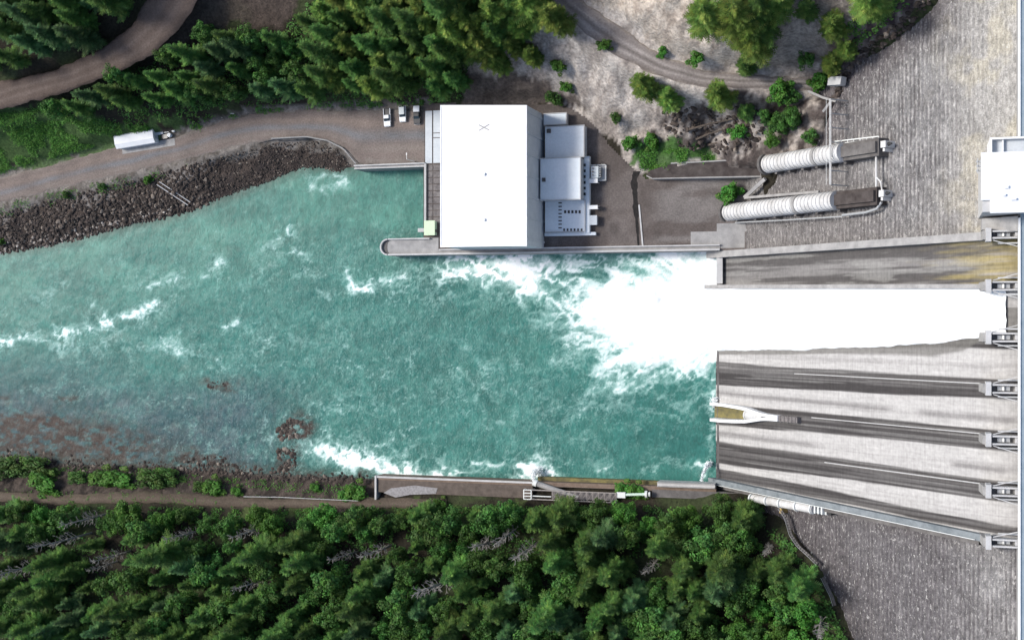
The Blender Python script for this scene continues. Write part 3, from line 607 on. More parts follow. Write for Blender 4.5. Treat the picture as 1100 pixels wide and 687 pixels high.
# sluice outlet with a flared trough
ys0 = YI[4] - .2
def sl(s, dy, off): return S3(s, ys0 + dy, off)
m = MB(); prof = [(-3.5, 3.3, 2.3), (3, 3.3, 2.4), (10, 3.0, 2.6), (16, 2.6, 2.6), (20, 1.9, 2.5), (24, 1.25, 2.4), (28, 1.0, 2.3), (32, .95, 2.3)]
for sd_ in (-1, 1):
    pts = []
    for q, w, h in prof: pts += [sl(q, sd_ * w, -.3), sl(q, sd_ * w, h), sl(q, sd_ * max(w - 1.0, 0.0), h), sl(q, sd_ * max(w - 1.35, 0.0), -.3)]
    n = len(prof); m.add(pts, [(4 * k + a, 4 * k + (a + 1) % 4, 4 * k + 4 + (a + 1) % 4, 4 * k + 4 + a) for k in range(n - 1) for a in range(4)] + [(0, 1, 2, 3), tuple(4 * n - 4 + a for a in (3, 2, 1, 0))])
outlet = obj('sluice_outlet', m, M['white'], dam)
q = MB(); q.add([sl(-3.5, -2.0, .35), sl(-3.5, 2.0, .35), sl(16.5, 1.4, .5), sl(16.5, -1.4, .5)], [(0, 1, 2, 3)]); sub('trough_floor', q, M['moss'], outlet, dam)
q = MB(); q.tube([sl(15.5, 0, .9), sl(17.5, 0, 1.3), sl(20, 0, 1.5), sl(24, 0, 1.5)], [1.75, 1.75, 1.3, .9], 14); q.tube([sl(15.2, 0, .9), sl(15.9, 0, .9)], [2.0, 2.0], 14); sub('nozzle', q, M['pipewhite'], outlet, dam)
q = MB(); q.beam(sl(32, 0, .9), sl(41, 0, .9), 1.9, 1.8, up=(0, 0, 1)); 
for k in range(5): q.beam(sl(33 + 1.8 * k, -1.1, 1.9), sl(33 + 1.8 * k, 1.1, 1.9), .3, .3)
sub('outlet_grating', q, M['grate'], outlet, dam)
# small jet falling from the outlet wall, and the big sheet of water down the second bay
def white(nt, b):
    n1 = noise(nt, .8, 7, .65, stretch=(.25, 1.0, .25)); n2 = noise(nt, 3, 4, .6)
    cc = ramp(nt, n1, [(.3, (.80, .84, .84)), (.6, (.88, .90, .90))]); L(nt, cc, b.inputs['Base Color']); b.inputs['Roughness'].default_value = .7; bump(nt, b, mth(nt, 'ADD', n1, n2), .5, .4)
M['foam'] = mat('white_water', white)
ss = np.arange(-8, SL - 2.5, .6); nv_ = 46; tt = np.linspace(0, 1, nv_); V = []
for q in ss:
    t = np.clip(q / SL, 0, 1); sx = T + SD * q; zz = sx[1]
    if q > SL - 9: xq = T[0] + SD[0] * q; zz = np.interp(xq, [e[0], e[0] + 1.5, e[0] + 3.2, e[0] + 5, e[0] + 7, e[0] + 9.5], [e[1], e[1] + 1.25, e[1] + 2.3, e[1] + 3, e[1] + 3.4, e[1] + 3.5]); sx = np.array([xq, zz])
    pxs, _ = PX(sx[0], 0, sx[1]); ylow = -(np.interp(pxs, we[:, 0], we[:, 1]) - 343.5) / F * (-sx[0] * ST + (CZ - sx[1]) * CT) 
    yup = 11.1 * (1 - t) + (YI[1] - .8) * t; ylow = ylow - .3
    yy = ylow + (yup - ylow) * tt; prof_h = np.minimum(1, np.minimum(tt, 1.25 - tt) * 7) ** .6
    hgt = prof_h * (.9 + 1.0 * (1 - t)) * (.55 + .9 * fbm(np.full(nv_, q / 9), yy / 2.2, 501, 4)) - .05 * (prof_h < .1)
    hgt[0] = -.1
    if q < 2: hgt = hgt + .3
    yy = yy + (fbm(np.full(nv_, q / 7), yy * 0, 77, 3) - .5) * 1.2 * (1 - tt)
    for k in range(nv_): V.append((sx[0] + SN[0] * hgt[k], yy[k], sx[1] + SN[1] * hgt[k]))
sheet = gridmesh('spillway_water', np.array(V), len(ss), nv_, M['foam'], kind='structure')
# ------------------------------------------------------------------ hoist tower on the crest
zt = 101.0; a = P(1054, 164, zt); b_ = P(1100, 228, zt); tx0, ty1 = a[0], a[1]; ty0 = b_[1]; tx1 = 31.0
tw = thing('hoist_tower', 'white flat-roofed tower block standing out from the dam crest', 'tower', (tx0, (ty0 + ty1) / 2, 78))
m = MB(); m.box(tx0 + .4, tx1 - .4, ty0 + .4, ty1 - .4, 74, zt - 1); obj('wall', m, M['concpale'], tw)
m = MB(); m.box(tx0 + 2.2, tx1, ty0, ty1, zt - .99, zt); m.box(tx0, tx0 + 2.19, ty0 + 3.4, ty1, zt - .99, zt); obj('roof', m, M['roofwhite'], tw)
c1 = P(1064, 147, 97); m = MB(); m.box(c1[0] + .5, tx1, ty1 + .1, c1[1] - .5, 92, 93.6); t_ = obj('terrace', m, M['concblue'], tw)
q = MB(); q.box(c1[0], c1[0] + .49, ty1 + .1, c1[1], 80, 95.4); q.box(c1[0] + .49, tx1, c1[1] - .5, c1[1], 80, 95.4); q.box(c1[0] + 3, c1[0] + 3.4, ty1 + .1, c1[1] - .51, 93.61, 94.6); sub('terrace_wall', q, M['white'], t_, tw)
m = MB(); yb = (ty0 + ty1) / 2 + 3.8
for k in range(3): m.box(tx0 - .9, tx0 + .4, yb + k * 1.2, yb + .45 + k * 1.2, 93, 94)
m.box(tx0 - .7, tx0 - .45, yb - .6, yb + 3.4, 94.01, 94.3); obj('wall_bracket', m, M['steel'], tw)
for dx, dy, sx, sy in ((5.5, 6.4, 1.0, .5), (5.0, 4.4, .8, .4), (7.0, 3.3, 1.4, .4)):
    m = MB(); m.box(tx0 + dx, tx0 + dx + sx, ty0 + dy, ty0 + dy + sy, zt, zt + .5); m.box(tx0 + dx - .12, tx0 + dx + sx + .12, ty0 + dy - .12, ty0 + dy + sy + .12, zt + .5, zt + .62); obj('roof_vent', m, M['white'], tw)
m = MB(); p0 = P(1056, 233, 92); p1 = P(1092, 247, 92); m.add([(tx0 + 1, ty0 - .2, 76), (26.7, ty0 - .2, 76), (26.7, ty0 - 4.2, 76), (tx0 + 1, ty0 - 3.2, 76), (tx0 + 1, ty0 - .2, 84.5), (26.7, ty0 - .2, 91.5), (26.7, ty0 - 4.2, 91.5), (tx0 + 1, ty0 - 3.2, 84.5)], [(3, 2, 1, 0), (4, 5, 6, 7), (0, 1, 5, 4), (1, 2, 6, 5), (2, 3, 7, 6), (3, 0, 4, 7)]); obj('side_buttress', m, M['conc'], tw)
# ------------------------------------------------------------------ powerhouse
ZR = 30.0
h0 = P(473, 113, ZR); h1 = P(566, 264, ZR); X0, X1, Y1, Y0 = h0[0], h1[0], h0[1], h1[1]
ph = thing('powerhouse', 'large white-roofed powerhouse hall with low grey annexes, beside the river', 'powerhouse', ((X0 + X1) / 2, (Y0 + Y1) / 2, ZB))
YR1 = P(566, 113, ZR)[1]; m = MB(); m.prism([(X0 + .3, Y0 + .3), (X1 - .05, Y0 + .3), (X1 - .05, YR1 - .05), (X0 + .3, Y1 - .05)], -4, ZR - .6); wall = obj('wall', m, M['concblue'], ph)
for k in range(7):
    yy = YR1 - 2 - k * (Y1 - Y0 - 6) / 6; q = MB(); q.box(X1 - .02, X1 + .22, yy - .35, yy + .35, ZB, ZR - .65); sub('pilaster', q, M['concblue'], wall, ph)
RC = [P(473, 113, ZR), P(566, 113, ZR), P(566, 264.5, ZR), P(473, 264.5, ZR)]; RC = [(p[0], p[1]) for p in RC]
m = MB(); m.prism(RC, ZR - .59, ZR); roof = obj('roof', m, M['roofwhite'], ph)
q = MB(); w_ = .5
q.box(X0, X1, Y0, Y0 + w_, ZR + .002, ZR + .15); q.prism([(X0, Y1 - w_), (X1, YR1 - w_), (X1, YR1), (X0, Y1)], ZR + .002, ZR + .15); q.box(X0, X0 + w_, Y0 + w_, Y1 - w_, ZR + .002, ZR + .15); q.box(X1 - w_, X1, Y0 + w_, YR1 - w_, ZR + .002, ZR + .15); sub('parapet', q, M['roofwhite'], roof, ph)
p = P(520, 137, ZR); q = MB()
for d in (-1, 1): q.beam((p[0] - 1.9, p[1] + d * 1.0, ZR + .03), (p[0] + 1.9, p[1] - d * 1.0, ZR + .034 + d * .004), .32, .05)
sub('cross_mark', q, M['conc'], roof, ph)
for py_ in (187, 236):
    p = P(520, py_, ZR); q = MB(); q.tube([(p[0], p[1], ZR), (p[0], p[1], ZR + .5)], .35, 8); q.tube([(p[0], p[1], ZR + .5), (p[0], p[1], ZR + .62)], .55, 8); sub('roof_vent', q, M['steelpale'], roof, ph)
def annex(x0, x1, y0, y1, z, eps, overhang=.3):
    """flat-roofed annex: pixel box read at roof height"""
    a = P(x0, y0, z); b = P(x1, y1, z); m = MB(); m.box(a[0] + .25, b[0] - .25, b[1] + .25, a[1] - .25, ZB - .5, z - .4)
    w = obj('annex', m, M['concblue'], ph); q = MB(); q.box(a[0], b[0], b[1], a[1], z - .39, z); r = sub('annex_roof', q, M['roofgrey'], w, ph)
    q = MB(); t = .3; q.box(a[0], b[0], a[1] - t, a[1], z + .002, z + .35); q.box(a[0], b[0], b[1], b[1] + t, z + .002, z + .35); q.box(b[0] - t, b[0], b[1] + t, a[1] - t, z + .002, z + .35); sub('annex_kerb', q, M['concpale'], w, ph)
    return w, a, b
annex(584, 609, 122, 134, 11.0, 0)
w2, a2, b2 = annex(585.5, 628, 136, 169, 12.5, 0); q = MB(); q.box(a2[0] + .8, a2[0] + 2.2, a2[1] - 2.4, a2[1] - 1.0, 12.5, 13.3); sub('roof_hatch', q, M['concdark'], w2, ph)
w3, a3, b3 = annex(580.5, 624, 170, 214.5, 15.5, 0); q = MB(); q.box(a3[0] + .8, a3[0] + 1.9, (a3[1] + b3[1]) / 2 - .8, (a3[1] + b3[1]) / 2 + .5, 15.5, 16.3); sub('roof_hatch', q, M['concdark'], w3, ph)
w4, a4, b4 = annex(585.5, 629, 215.5, 249, 10.5, 0)
def strip(x0, y0, x1, y1, z, n, horiz):
    for k in range(n):
        t0, t1 = k / n + .03, (k + 1) / n - .06
        if horiz: aa = P(x0 + (x1 - x0) * t0, y0, z); bb = P(x0 + (x1 - x0) * t1, y1, z)
        else: aa = P(x0, y0 + (y1 - y0) * t0, z); bb = P(x1, y0 + (y1 - y0) * t1, z)
        q = MB(); q.box(aa[0], bb[0], bb[1], aa[1], z + .01, z + .16); sub('skylight', q, M['dark'], w4, ph)
strip(600, 216.5, 603.5, 247, 10.5, 8, False); strip(605.5, 226, 625, 229, 10.5, 5, True); strip(604.5, 245.5, 627, 248, 10.5, 6, True)
# windows on the low wing along the yard side, entrance canopies
aw = P(624, 172, ZB); q = MB(); x_ = b3[0] - .2
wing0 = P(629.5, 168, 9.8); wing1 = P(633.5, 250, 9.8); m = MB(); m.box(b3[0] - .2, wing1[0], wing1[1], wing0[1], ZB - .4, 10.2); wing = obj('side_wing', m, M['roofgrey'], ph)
for k in range(6):
    aa = P(626.3, 176 + 6.2 * k, 10.2); q = MB(); q.box(aa[0], aa[0] + 1.0, aa[1] - 1.0, aa[1], 10.21, 10.55); sub('roof_window', q, M['glass'], wing, ph)
for y0_, y1_ in ((192, 196.5), (220.5, 224.5)):
    aa = P(633, y0_, 11); bb = P(642, y1_, 11); q = MB(); q.box(wing1[0] + .02, bb[0], bb[1], aa[1], 10.8, 11.05); q.box(bb[0] - .3, bb[0] - .05, bb[1] + .1, bb[1] + .35, ZB, 10.8); q.box(bb[0] - .3, bb[0] - .05, aa[1] - .35, aa[1] - .1, ZB, 10.8); obj('entrance_canopy', q, M['white'], ph)
aa = P(634, 232, 10); bb = P(641, 241, 10); m = MB(); m.box(wing1[0] + .02, bb[0], bb[1], aa[1], ZB, 10.4); m.box(wing1[0] + .02, bb[0] + .2, bb[1] - .2, aa[1] + .2, 10.4, 10.6); obj('porch', m, M['concblue'], ph)
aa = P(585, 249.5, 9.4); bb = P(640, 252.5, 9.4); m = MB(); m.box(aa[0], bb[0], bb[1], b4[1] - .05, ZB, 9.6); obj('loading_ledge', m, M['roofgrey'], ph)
# transformer in the yard
aa = P(634.5, 177, 9); bb = P(651, 194, 9); tcx, tcy = (aa[0] + bb[0]) / 2, (aa[1] + bb[1]) / 2
tr = thing('transformer', 'grey transformer with cooling fins on a pale fenced slab beside the powerhouse annexes', 'transformer', (tcx, tcy, ZB))
m = MB(); m.box(aa[0], bb[0], bb[1], aa[1], ZB - .2, ZB + .25); obj('base_slab', m, M['concpale'], tr)
m = MB(); m.box(aa[0] + .6, aa[0] + 3.4, bb[1] + .8, aa[1] - .8, ZB + .26, ZB + 3.2); tk = obj('tank', m, M['cargrey'], tr, bevel=.12)
for k in range(6):
    q = MB(); yy = bb[1] + 1.1 + k * (aa[1] - bb[1] - 2.2) / 5.5; q.box(aa[0] + 3.42, aa[0] + 4.1, yy, yy + .18, ZB + .6, ZB + 2.9); sub('cooling_fin', q, M['steel'], tk, tr)
for k in range(3):
    q = MB(); yy = bb[1] + 1.8 + k * 1.2; q.tube([(aa[0] + 1.4, yy, ZB + 3.2), (aa[0] + 1.4, yy, ZB + 4.4)], [.22, .12], 8); sub('bushing', q, M['wood'], tk, tr)
m = MB()
for (xa, ya, xb, yb_) in ((aa[0] + .1, aa[1] - .1, bb[0] - .1, aa[1] - .1), (bb[0] - .1, aa[1] - .1, bb[0] - .1, bb[1] + .1), (bb[0] - .1, bb[1] + .1, aa[0] + .1, bb[1] + .1)):
    for hh in (.7, 1.3): m.beam((xa, ya, ZB + .26 + hh), (xb, yb_, ZB + .26 + hh), .09, .09)
    for k in range(4): t = k / 3; m.beam((xa + (xb - xa) * t, ya + (yb_ - ya) * t, ZB + .26), (xa + (xb - xa) * t, ya + (yb_ - ya) * t, ZB + 1.7), .1, .1)
obj('fence_rail', m, M['steelpale'], tr)
# drainage ditch across the yard
dr = [(684, 184), (681, 194), (682, 206), (683, 220), (684, 236), (685, 250), (686, 264)]
D_ = [P(x_, y_, ZB) for x_, y_ in dr]; dt = thing('drainage_ditch', 'dark ditch running across the yard with a pale kerb at its lower end', 'ditch', D_[3])
m = MB(); W = [3.2, 2.2, 1.9, 2.1, 1.2, .8, .8]; rr_ = random.Random(4)
vs = []; nn = 30
for k in range(nn):
    t = k / (nn - 1) * 6; i = min(int(t), 5); f_ = t - i; q = D_[i] * (1 - f_) + D_[i + 1] * f_; w = (W[i] * (1 - f_) + W[i + 1] * f_) * (.7 + .6 * rr_.random()); vs += [(q[0] - w / 2, q[1], ZB + .012), (q[0] + w / 2, q[1], ZB + .012)]
m.add(vs, [(2 * k, 2 * k + 1, 2 * k + 3, 2 * k + 2) for k in range(nn - 1)]); obj('channel_bed', m, dirty('ditch_mud', (.008, .007, .007), (.03, .026, .024), .8), dt)
m = MB(); a_, b2_ = D_[3], D_[6]; m.beam((a_[0] + 1.2, a_[1], ZB + .12), (b2_[0] + 1.5, b2_[1], ZB + .12), .55, .35); obj('kerb', m, M['concpale'], dt)
# pale concrete apron at the end of the yard
aa = P(742, 249, ZB); bb = P(800, 266, ZB); m = MB(); m.box(aa[0], bb[0], bb[1], aa[1], ZB - .1, ZB + .03); aa = P(770, 240, ZB); bb = P(802, 249, ZB); m.box(aa[0], bb[0], bb[1] + .1, aa[1], ZB - .1, ZB + .028)
o = obj('concrete_apron', m, M['conc']); o['kind'] = 'structure'
aa = P(799, 245, 11); bb = P(803, 266, 11); 
# ------------------------------------------------------------------ tailrace wall with its rounded nose
zw = ZB + 1.2; yT = P(600, 265.2, zw)[1]; yB = P(600, 271.5, zw)[1]; xN = P(408, 264, zw)[0]; xE = P(773, 268, zw)[0]
twl = thing('tailrace_wall', 'long grey concrete wall with a rounded nose between the powerhouse and the rapids', 'wall', ((xN + xE) / 2, yB, 0))
yN = P(420, 256, zw)[1]; xW = P(470, 264, zw)[0]; r_ = (yN - yB) / 2
m = MB(); nose = [(xN + r_ - r_ * math.cos(t) * 1.0, (yN + yB) / 2 + r_ * math.sin(t)) for t in np.linspace(-math.pi / 2, math.pi / 2, 15)]
poly = nose + [(xW, yN), (xW, yT), (xE, yT), (xE, yB)]
m.prism(poly, -5, ZB + .2); obj('wall_body', m, M['conc'], twl)
m = MB(); m.box(xN + r_, xE, yB, yB + .6, ZB + .203, zw); m.box(xN + r_, xW - 3.2, yN - .5, yN, ZB + .203, zw); m.box(xW + .5, xE, yT - .45, yT, ZB + .203, zw - .1); obj('parapet', m, M['concpale'], twl)
m = MB(); ring = [(xN + r_ - (r_) * math.cos(t), (yN + yB) / 2 + r_ * math.sin(t)) for t in np.linspace(-1.5, 1.5, 13)]; rin = [(xN + r_ - (r_ - .55) * math.cos(t), (yN + yB) / 2 + (r_ - .55) * math.sin(t)) for t in np.linspace(-1.5, 1.5, 13)]
m.prism(ring + rin[::-1], ZB + .204, zw + .1); obj('nose_parapet', m, M['concpale'], twl)
m = MB(); moon = [(xN + r_ - (r_ - .6) * math.cos(t), (yN + yB) / 2 + (r_ - .6) * math.sin(t)) for t in np.linspace(-1.4, 1.4, 11)] + [(xN + r_ + .3 - .9 * math.cos(t), (yN + yB) / 2 + (r_ - .9) * math.sin(t)) for t in np.linspace(1.4, -1.4, 9)]
m.prism(moon, ZB + .205, ZB + .26); obj('nose_shadow', m, M['concdark'], twl)  # dark crescent plate standing in for the nose parapet's shadow
# ------------------------------------------------------------------ deck over the draft tubes
aL, aR, yTop, yMid, yBot = P(457, 150, ZB)[0], X0 + .2, P(460, 119, ZB)[1], P(460, 176, ZB)[1], yN
dk = thing('intake_deck', 'narrow concrete deck with grey slabs and dark gratings along the powerhouse hall', 'deck', (aL, yMid, 0))
m = MB(); m.box(aL, aR, yBot + .05, yMid - .05, -5, ZB); obj('deck_frame', m, M['concdark'], dk)
xm = P(465, 150, ZB)[0]; rowsY = np.linspace(yTop, yMid + .2, 2)
for x0_, x1_, cuts in ((aL, xm - .25, [0, 1]), (xm + .25, aR - .8, [0, .43, .52, 1])):
    for k in range(len(cuts) - 1):
        y1_ = yTop + (yMid - yTop) * cuts[k]; y0_ = yTop + (yMid - yTop) * cuts[k + 1]; m = MB(); m.box(x0_, x1_, y0_ + .2, y1_ - .1, ZB - .3, ZB + .22); obj('slab', m, M['concblue'], dk)
ng = 9
for k in range(ng):
    y1_ = yMid - .4 + (yBot - yMid + 5.6) * k / ng; y0_ = yMid - .4 + (yBot - yMid + 5.6) * (k + 1) / ng
    for x0_, x1_ in ((aL + .9, xm - .1), (xm + .25, aR - 1.4)): m = MB(); m.box(x0_, x1_, y0_ + .25, y1_ - .1, ZB + .01, ZB + .12); obj('grating', m, M['grate'], dk)
m = MB(); m.box(aL - .1, aL + .55, yBot + 3.2, yMid, ZB + .005, ZB + 1.0); obj('edge_wall', m, M['concpale'], dk)
m = MB(); m.tube([(aR - .9, yTop - 4.6, ZB + .22), (aR - .9, yTop - 4.6, ZB + 1.6)], 1.0, 14); m.tube([(aR - .9, yTop - 4.6, ZB + 1.6), (aR - .9, yTop - 4.6, ZB + 2.0)], [1.0, .3], 14); t = obj('storage_tank', m, M['white']); tag(t, 'small white domed tank on the grey slabs beside the powerhouse hall', 'tank')
aa = P(455.5, 237, 11); bb = P(467, 252.5, 11); gcx = (aa[0] + bb[0]) / 2
gh = thing('gatehouse', 'small pale green box-shaped gatehouse at the lower end of the deck', 'gatehouse', (gcx, (aa[1] + bb[1]) / 2, ZB))
m = MB(); m.box(aa[0] + .2, bb[0] - .2, bb[1] + .2, aa[1] - .2, ZB + .13, 10.7); w = obj('wall', m, M['greenpaint'], gh)
q = MB(); q.box(bb[0] - .22, bb[0] - .12, bb[1] + 1.2, bb[1] + 2.2, ZB + .2, ZB + 2.2); sub('door', q, M['concdark'], w, gh)
m = MB(); m.box(aa[0], bb[0], bb[1], aa[1], 10.71, 11.0); obj('roof', m, plain('pale_green_roof', (.50, .62, .42), .6), gh)
aa2 = P(449, 246, 9); m = MB(); m.box(aa2[0], aL - .12, aa2[1] - 1.0, aa2[1] + .2, -4, 8.6); m.box(aa2[0] - .1, aL - .12, aa2[1] - 1.1, aa2[1] + .3, 8.6, 8.9); obj('outer_step', m, M['concpale'], gh)
# ------------------------------------------------------------------ quay wall of the car park
m = MB(); xq0 = P(381, 178, ZB)[0]; yq1 = P(420, 176, ZB)[1]; yq0 = P(420, 180.5, ZB)[1]
pw = thing('quay_wall', 'pale concrete quay wall between the car park and the calm green water', 'wall', ((xq0 + aL) / 2, yq0, 0))
m.box(xq0, aL - .05, yq0, yq1, -5, ZB + .05); obj('wall_body', m, M['conc'], pw)
m = MB(); m.box(xq0, aL - .05, yq1 - .5, yq1, ZB + .053, ZB + .9); m.box(xq0, aL - .05, yq0, yq0 + .4, ZB + .053, ZB + .5); obj('kerb', m, M['concpale'], pw)
g0 = [(292, 149), (330, 147), (352, 151), (370, 160), (383, 176)]; m = MB(); G_ = [P(a_, b__, ZB + .3) for a_, b__ in g0]
fine = resamp(G_, 24); m.tube([tuple(p) for p in fine + np.array([0, 0, .55])], .28, 6)
for p in fine[::3]: m.box(p[0] - .12, p[0] + .12, p[1] - .12, p[1] + .12, ZB - .5, p[2] + .55)
o = obj('guard_rail', m, M['conc']); tag(o, 'curved pale guard rail at the top of the dark boulder bank', 'guard rail')
# ------------------------------------------------------------------ penstocks
M['casing'] = dirty('dark_rusty_concrete', (.036, .028, .026), (.10, .086, .08), .35, .9, .5)
def slope_box(m, s0, s1, y0, y1, o0, o1):
    vs = [S3(q, y, o) for q in (s0, s1) for y, o in ((y0, o0), (y1, o0), (y1, o1), (y0, o1))]
    return m.add(vs, [(0, 1, 2, 3), (7, 6, 5, 4), (0, 4, 5, 1), (1, 5, 6, 2), (2, 6, 7, 3), (3, 7, 4, 0)])
def sOf(p): return float((np.array([p[0], p[2]]) - T) @ SD)
def penstock(label, pxa, pya, pxb, pyb, pxe, r, lower):
    a = PF(pxa, pya, 1.9); b = PF(pxb, pyb, 1.9); e_ = PF(pxe, pyb - 3, 1.9); sa, sb, se = sOf(a), sOf(b), sOf(e_); yc = (a[1] + b[1]) / 2
    t = thing('penstock', label, 'penstock', (a[0], yc, a[2]), 'penstock pipes on the dam face')
    m = MB(); pts = []; rs = []; q = sa
    while q < sb:
        for dq, rr in ((0, r), (.75, r), (.85, r + .26), (1.35, r + .26), (1.45, r)): 
            if q + dq < sb: pts.append(S3(q + dq, yc, 1.7)); rs.append(rr)
        q += 1.75
    m.tube(pts, rs, 22); obj('pipe', m, M['pipewhite'], t, smooth=False)
    m = MB(); k0 = sa + (sb - sa) * .66; m.tube([S3(k0, yc, 1.7), S3(k0 + 1.3, yc, 1.7)], r + .32, 22); obj('coupling', m, M['conc'], t)
    m = MB(); m.tube([S3(sa - .9, yc, 1.7), S3(sa + .3, yc, 1.7)], r + .75, 24); obj('collar', m, M['concdark'], t)
    n = 6
    for k in range(n):
        q = sa + 3 + (sb - sa - 4) * k / (n - 1); m = MB(); slope_box(m, q, q + 1.1, yc - r - .75, yc + r + .3, -2.4, .8); obj('saddle', m, M['concdark'], t)
    m = MB(); slope_box(m, sb - .4, se, yc - r * .98, yc + r * .98, -2.6, 1.9); slope_box(m, sb - .39, se - .5, yc - r * .6, yc + r * .6, 1.91, 2.9); cs = obj('casing', m, M['concdark'] if lower else M['casing'], t)
    m = MB(); slope_box(m, se + .4, se + 2.4, yc - .4, yc + 1.6, -2.4, 1.6); slope_box(m, se + .9, se + 1.7, yc - 1.5, yc - .5, -2.4, 1.2); vb = obj('valve_block', m, M['pipewhite'], t)
    q = MB(); q.tube([S3(se + 2.2, yc + .6, .4), S3(se + 3.8, yc + .6, .4)], [.7, .25], 8); sub('vent_cone', q, M['dark'], vb, t)
    if lower: lower(t, yc, sa, r)
    return t, yc, sa, sb, se
def low1(t, yc, sa, r):
    # buried lower reach: long pointed concrete casing at yard level
    a = P(693, 184, 11.5); b = PF(822, 176, 1.0); zt_ = 11.5
    x0, x1 = a[0], b[0] + 1; m = MB()
    m.prism([(x0, yc - 1.0), (x0 + 2.5, yc - 2.2), (x1, yc - 2.9), (x1, yc + 2.7), (x0 + 9, yc + 2.4), (x0 + 1.5, yc + .6)], ZB - 1, [10.0, 10.6, zt_ + 1.5, zt_ + 1.5, 11, 10.2]); cs = obj('lower_casing', m, M['casing'], t)
    q = MB(); q.prism([(x0 + .2, yc - 1.4), (x0 + 2.5, yc - 2.55), (x0 + 20, yc - 2.9), (x1, yc - 3.4), (x1, yc - 2.92), (x0 + 20, yc - 2.45), (x0 + 2.5, yc - 2.22), (x0 + .3, yc - 1.1)], ZB - 1, [10.4, 11, 12, 13.4, 13.4, 12, 11, 10.4]); sub('casing_kerb', q, M['conc'], cs, t); q = MB(); q.prism([(x0 + 9, yc + 2.42), (x1, yc + 2.72), (x1, yc + 3.2), (x0 + 9, yc + 2.9)], ZB - 1, [11.4, 13.4, 13.4, 11.4]); sub('casing_kerb', q, M['conc'], cs, t)
penA = penstock('shorter upper penstock of white ribbed pipe with a long dark concrete lower casing', 823, 176, 906, 164, 944, 2.75, low1)
penB = penstock('longer penstock of white ribbed pipe, the one nearer the rushing water', 781, 227, 899, 216.5, 942, 2.75, None)
# stair walk down the face at the penstocks
def rail_line(m, p, q, h=.9, w=.5):
    p = Vector(p); q = Vector(q); m.beam(p, q, w, .25)
yU = PF(892, 110, 1)[1]; yL = PF(892, 228, 1)[1]; sW = sOf(PF(892, 160, 5.3))
sw = thing('service_catwalk', 'thin pale catwalk crossing the dam face above both white penstock pipes', 'catwalk', S3(sW, (yU + yL) / 2, 0))
m = MB(); m.beam(S3(sW, yU, 5.3), S3(sW, yL + 8, 5.3), .6, .16); obj('walkway', m, M['concpale'], sw)
for d in (-.5, .5):
    m = MB(); a_, b_ = Vector(S3(sW, yU, 6.3)), Vector(S3(sW, yL + 8, 6.3)); a_.x += d; b_.x += d; m.beam(a_, b_, .09, .09)
    for k in range(12): c_ = a_.lerp(b_, k / 11); m.beam(c_, c_ - Vector((0, 0, 1)), .07, .07)
    obj('handrail', m, M['steelpale'], sw)
for k in range(7):
    y_ = yU + (yL + 8 - yU) * k / 6; m = MB(); m.beam(S3(sW, y_, -2), S3(sW, y_, 5.2), .35, .35, up=(0, 1, 0)); obj('trestle', m, M['steel'], sw)
# landing and brackets by the hillside
m = MB(); q = PF(889, 100, 2); 
for (xa, ya, xb, yb_) in ((868, 98, 884, 105), (884, 105, 898, 109), (893, 108, 884, 120)):
    a_ = PF(xa, ya, 2.6); b_ = PF(xb, yb_, 2.6); m.beam(a_, b_, .7, .25)
ld = obj('stair_flight', m, M['conc'], sw)
a_ = PF(893, 90, 1); m = MB(); m.beam(PF(892, 88, .5), PF(906, 87, .5), 2.6, 2.2); o = obj('valve_hut', m, M['concpale']); tag(o, 'pale stub of concrete at the hillside end of the dam face', 'concrete block')
sE = sOf(PF(941, 160, 1)); yA, yB_ = PF(941, 156, 1)[1], PF(941, 216, 1)[1]
m = MB(); m.tube([S3(sE, yA, .9), S3(sE, yB_, .9)], .32, 8); m.tube([S3(sE, PF(941, 190, 1)[1], .9), S3(sE + 1.6, PF(941, 196, 1)[1], .6), S3(sE + 2, PF(941, 206, 1)[1], .5)], .25, 8); o = obj('drain_pipe', m, M['pipewhite']); tag(o, 'pale vertical pipe joining the top ends of the two penstocks', 'pipe')
m = MB()
for oy in (0, 3): m.beam(PF(897, 155 - oy, .8), PF(944, 149.5 - oy, .8), .3, .3)
for k in range(8): t_ = k / 7; m.beam(PF(897 + 47 * t_, 155 - 5.5 * t_, .8), PF(897 + 47 * t_, 152 - 5.5 * t_, .8), .2, .2)
o = obj('cable_ladder', m, M['steelpale']); tag(o, 'pale cable ladder lying along the upper side of the shorter penstock', 'cable ladder')
m = MB(); m.tube([PF(905, 231, .6), PF(930, 228, .6), PF(942, 224, .6), PF(947, 217, .6)], .4, 8); m.tube([PF(790, 239, .6), PF(840, 236.5, .6), PF(905, 232.4, .6)], .22, 6); o = obj('cooling_pipe', m, M['steel']); tag(o, 'thin grey pipe curving round the longer penstock near the training wall', 'pipe')
m = MB()
for k in range(7): t_ = k / 6; m.beam(PF(800 + 5 * t_, 208 - 2 * k, .4), PF(880 + 4 * t_, 204 - 3.2 * k, .4), .35, .5)
a_ = PF(800, 208, .5); m = MB(); m.beam(PF(800, 212, .5), PF(822, 192, .5), 1.2, .9); m.beam(PF(800, 212.5, .5), PF(880, 206, .5), .8, .7); o = obj('retaining_kerb', m, M['conc']); tag(o, 'low angled concrete kerb on the slope between the two penstocks', 'kerb')
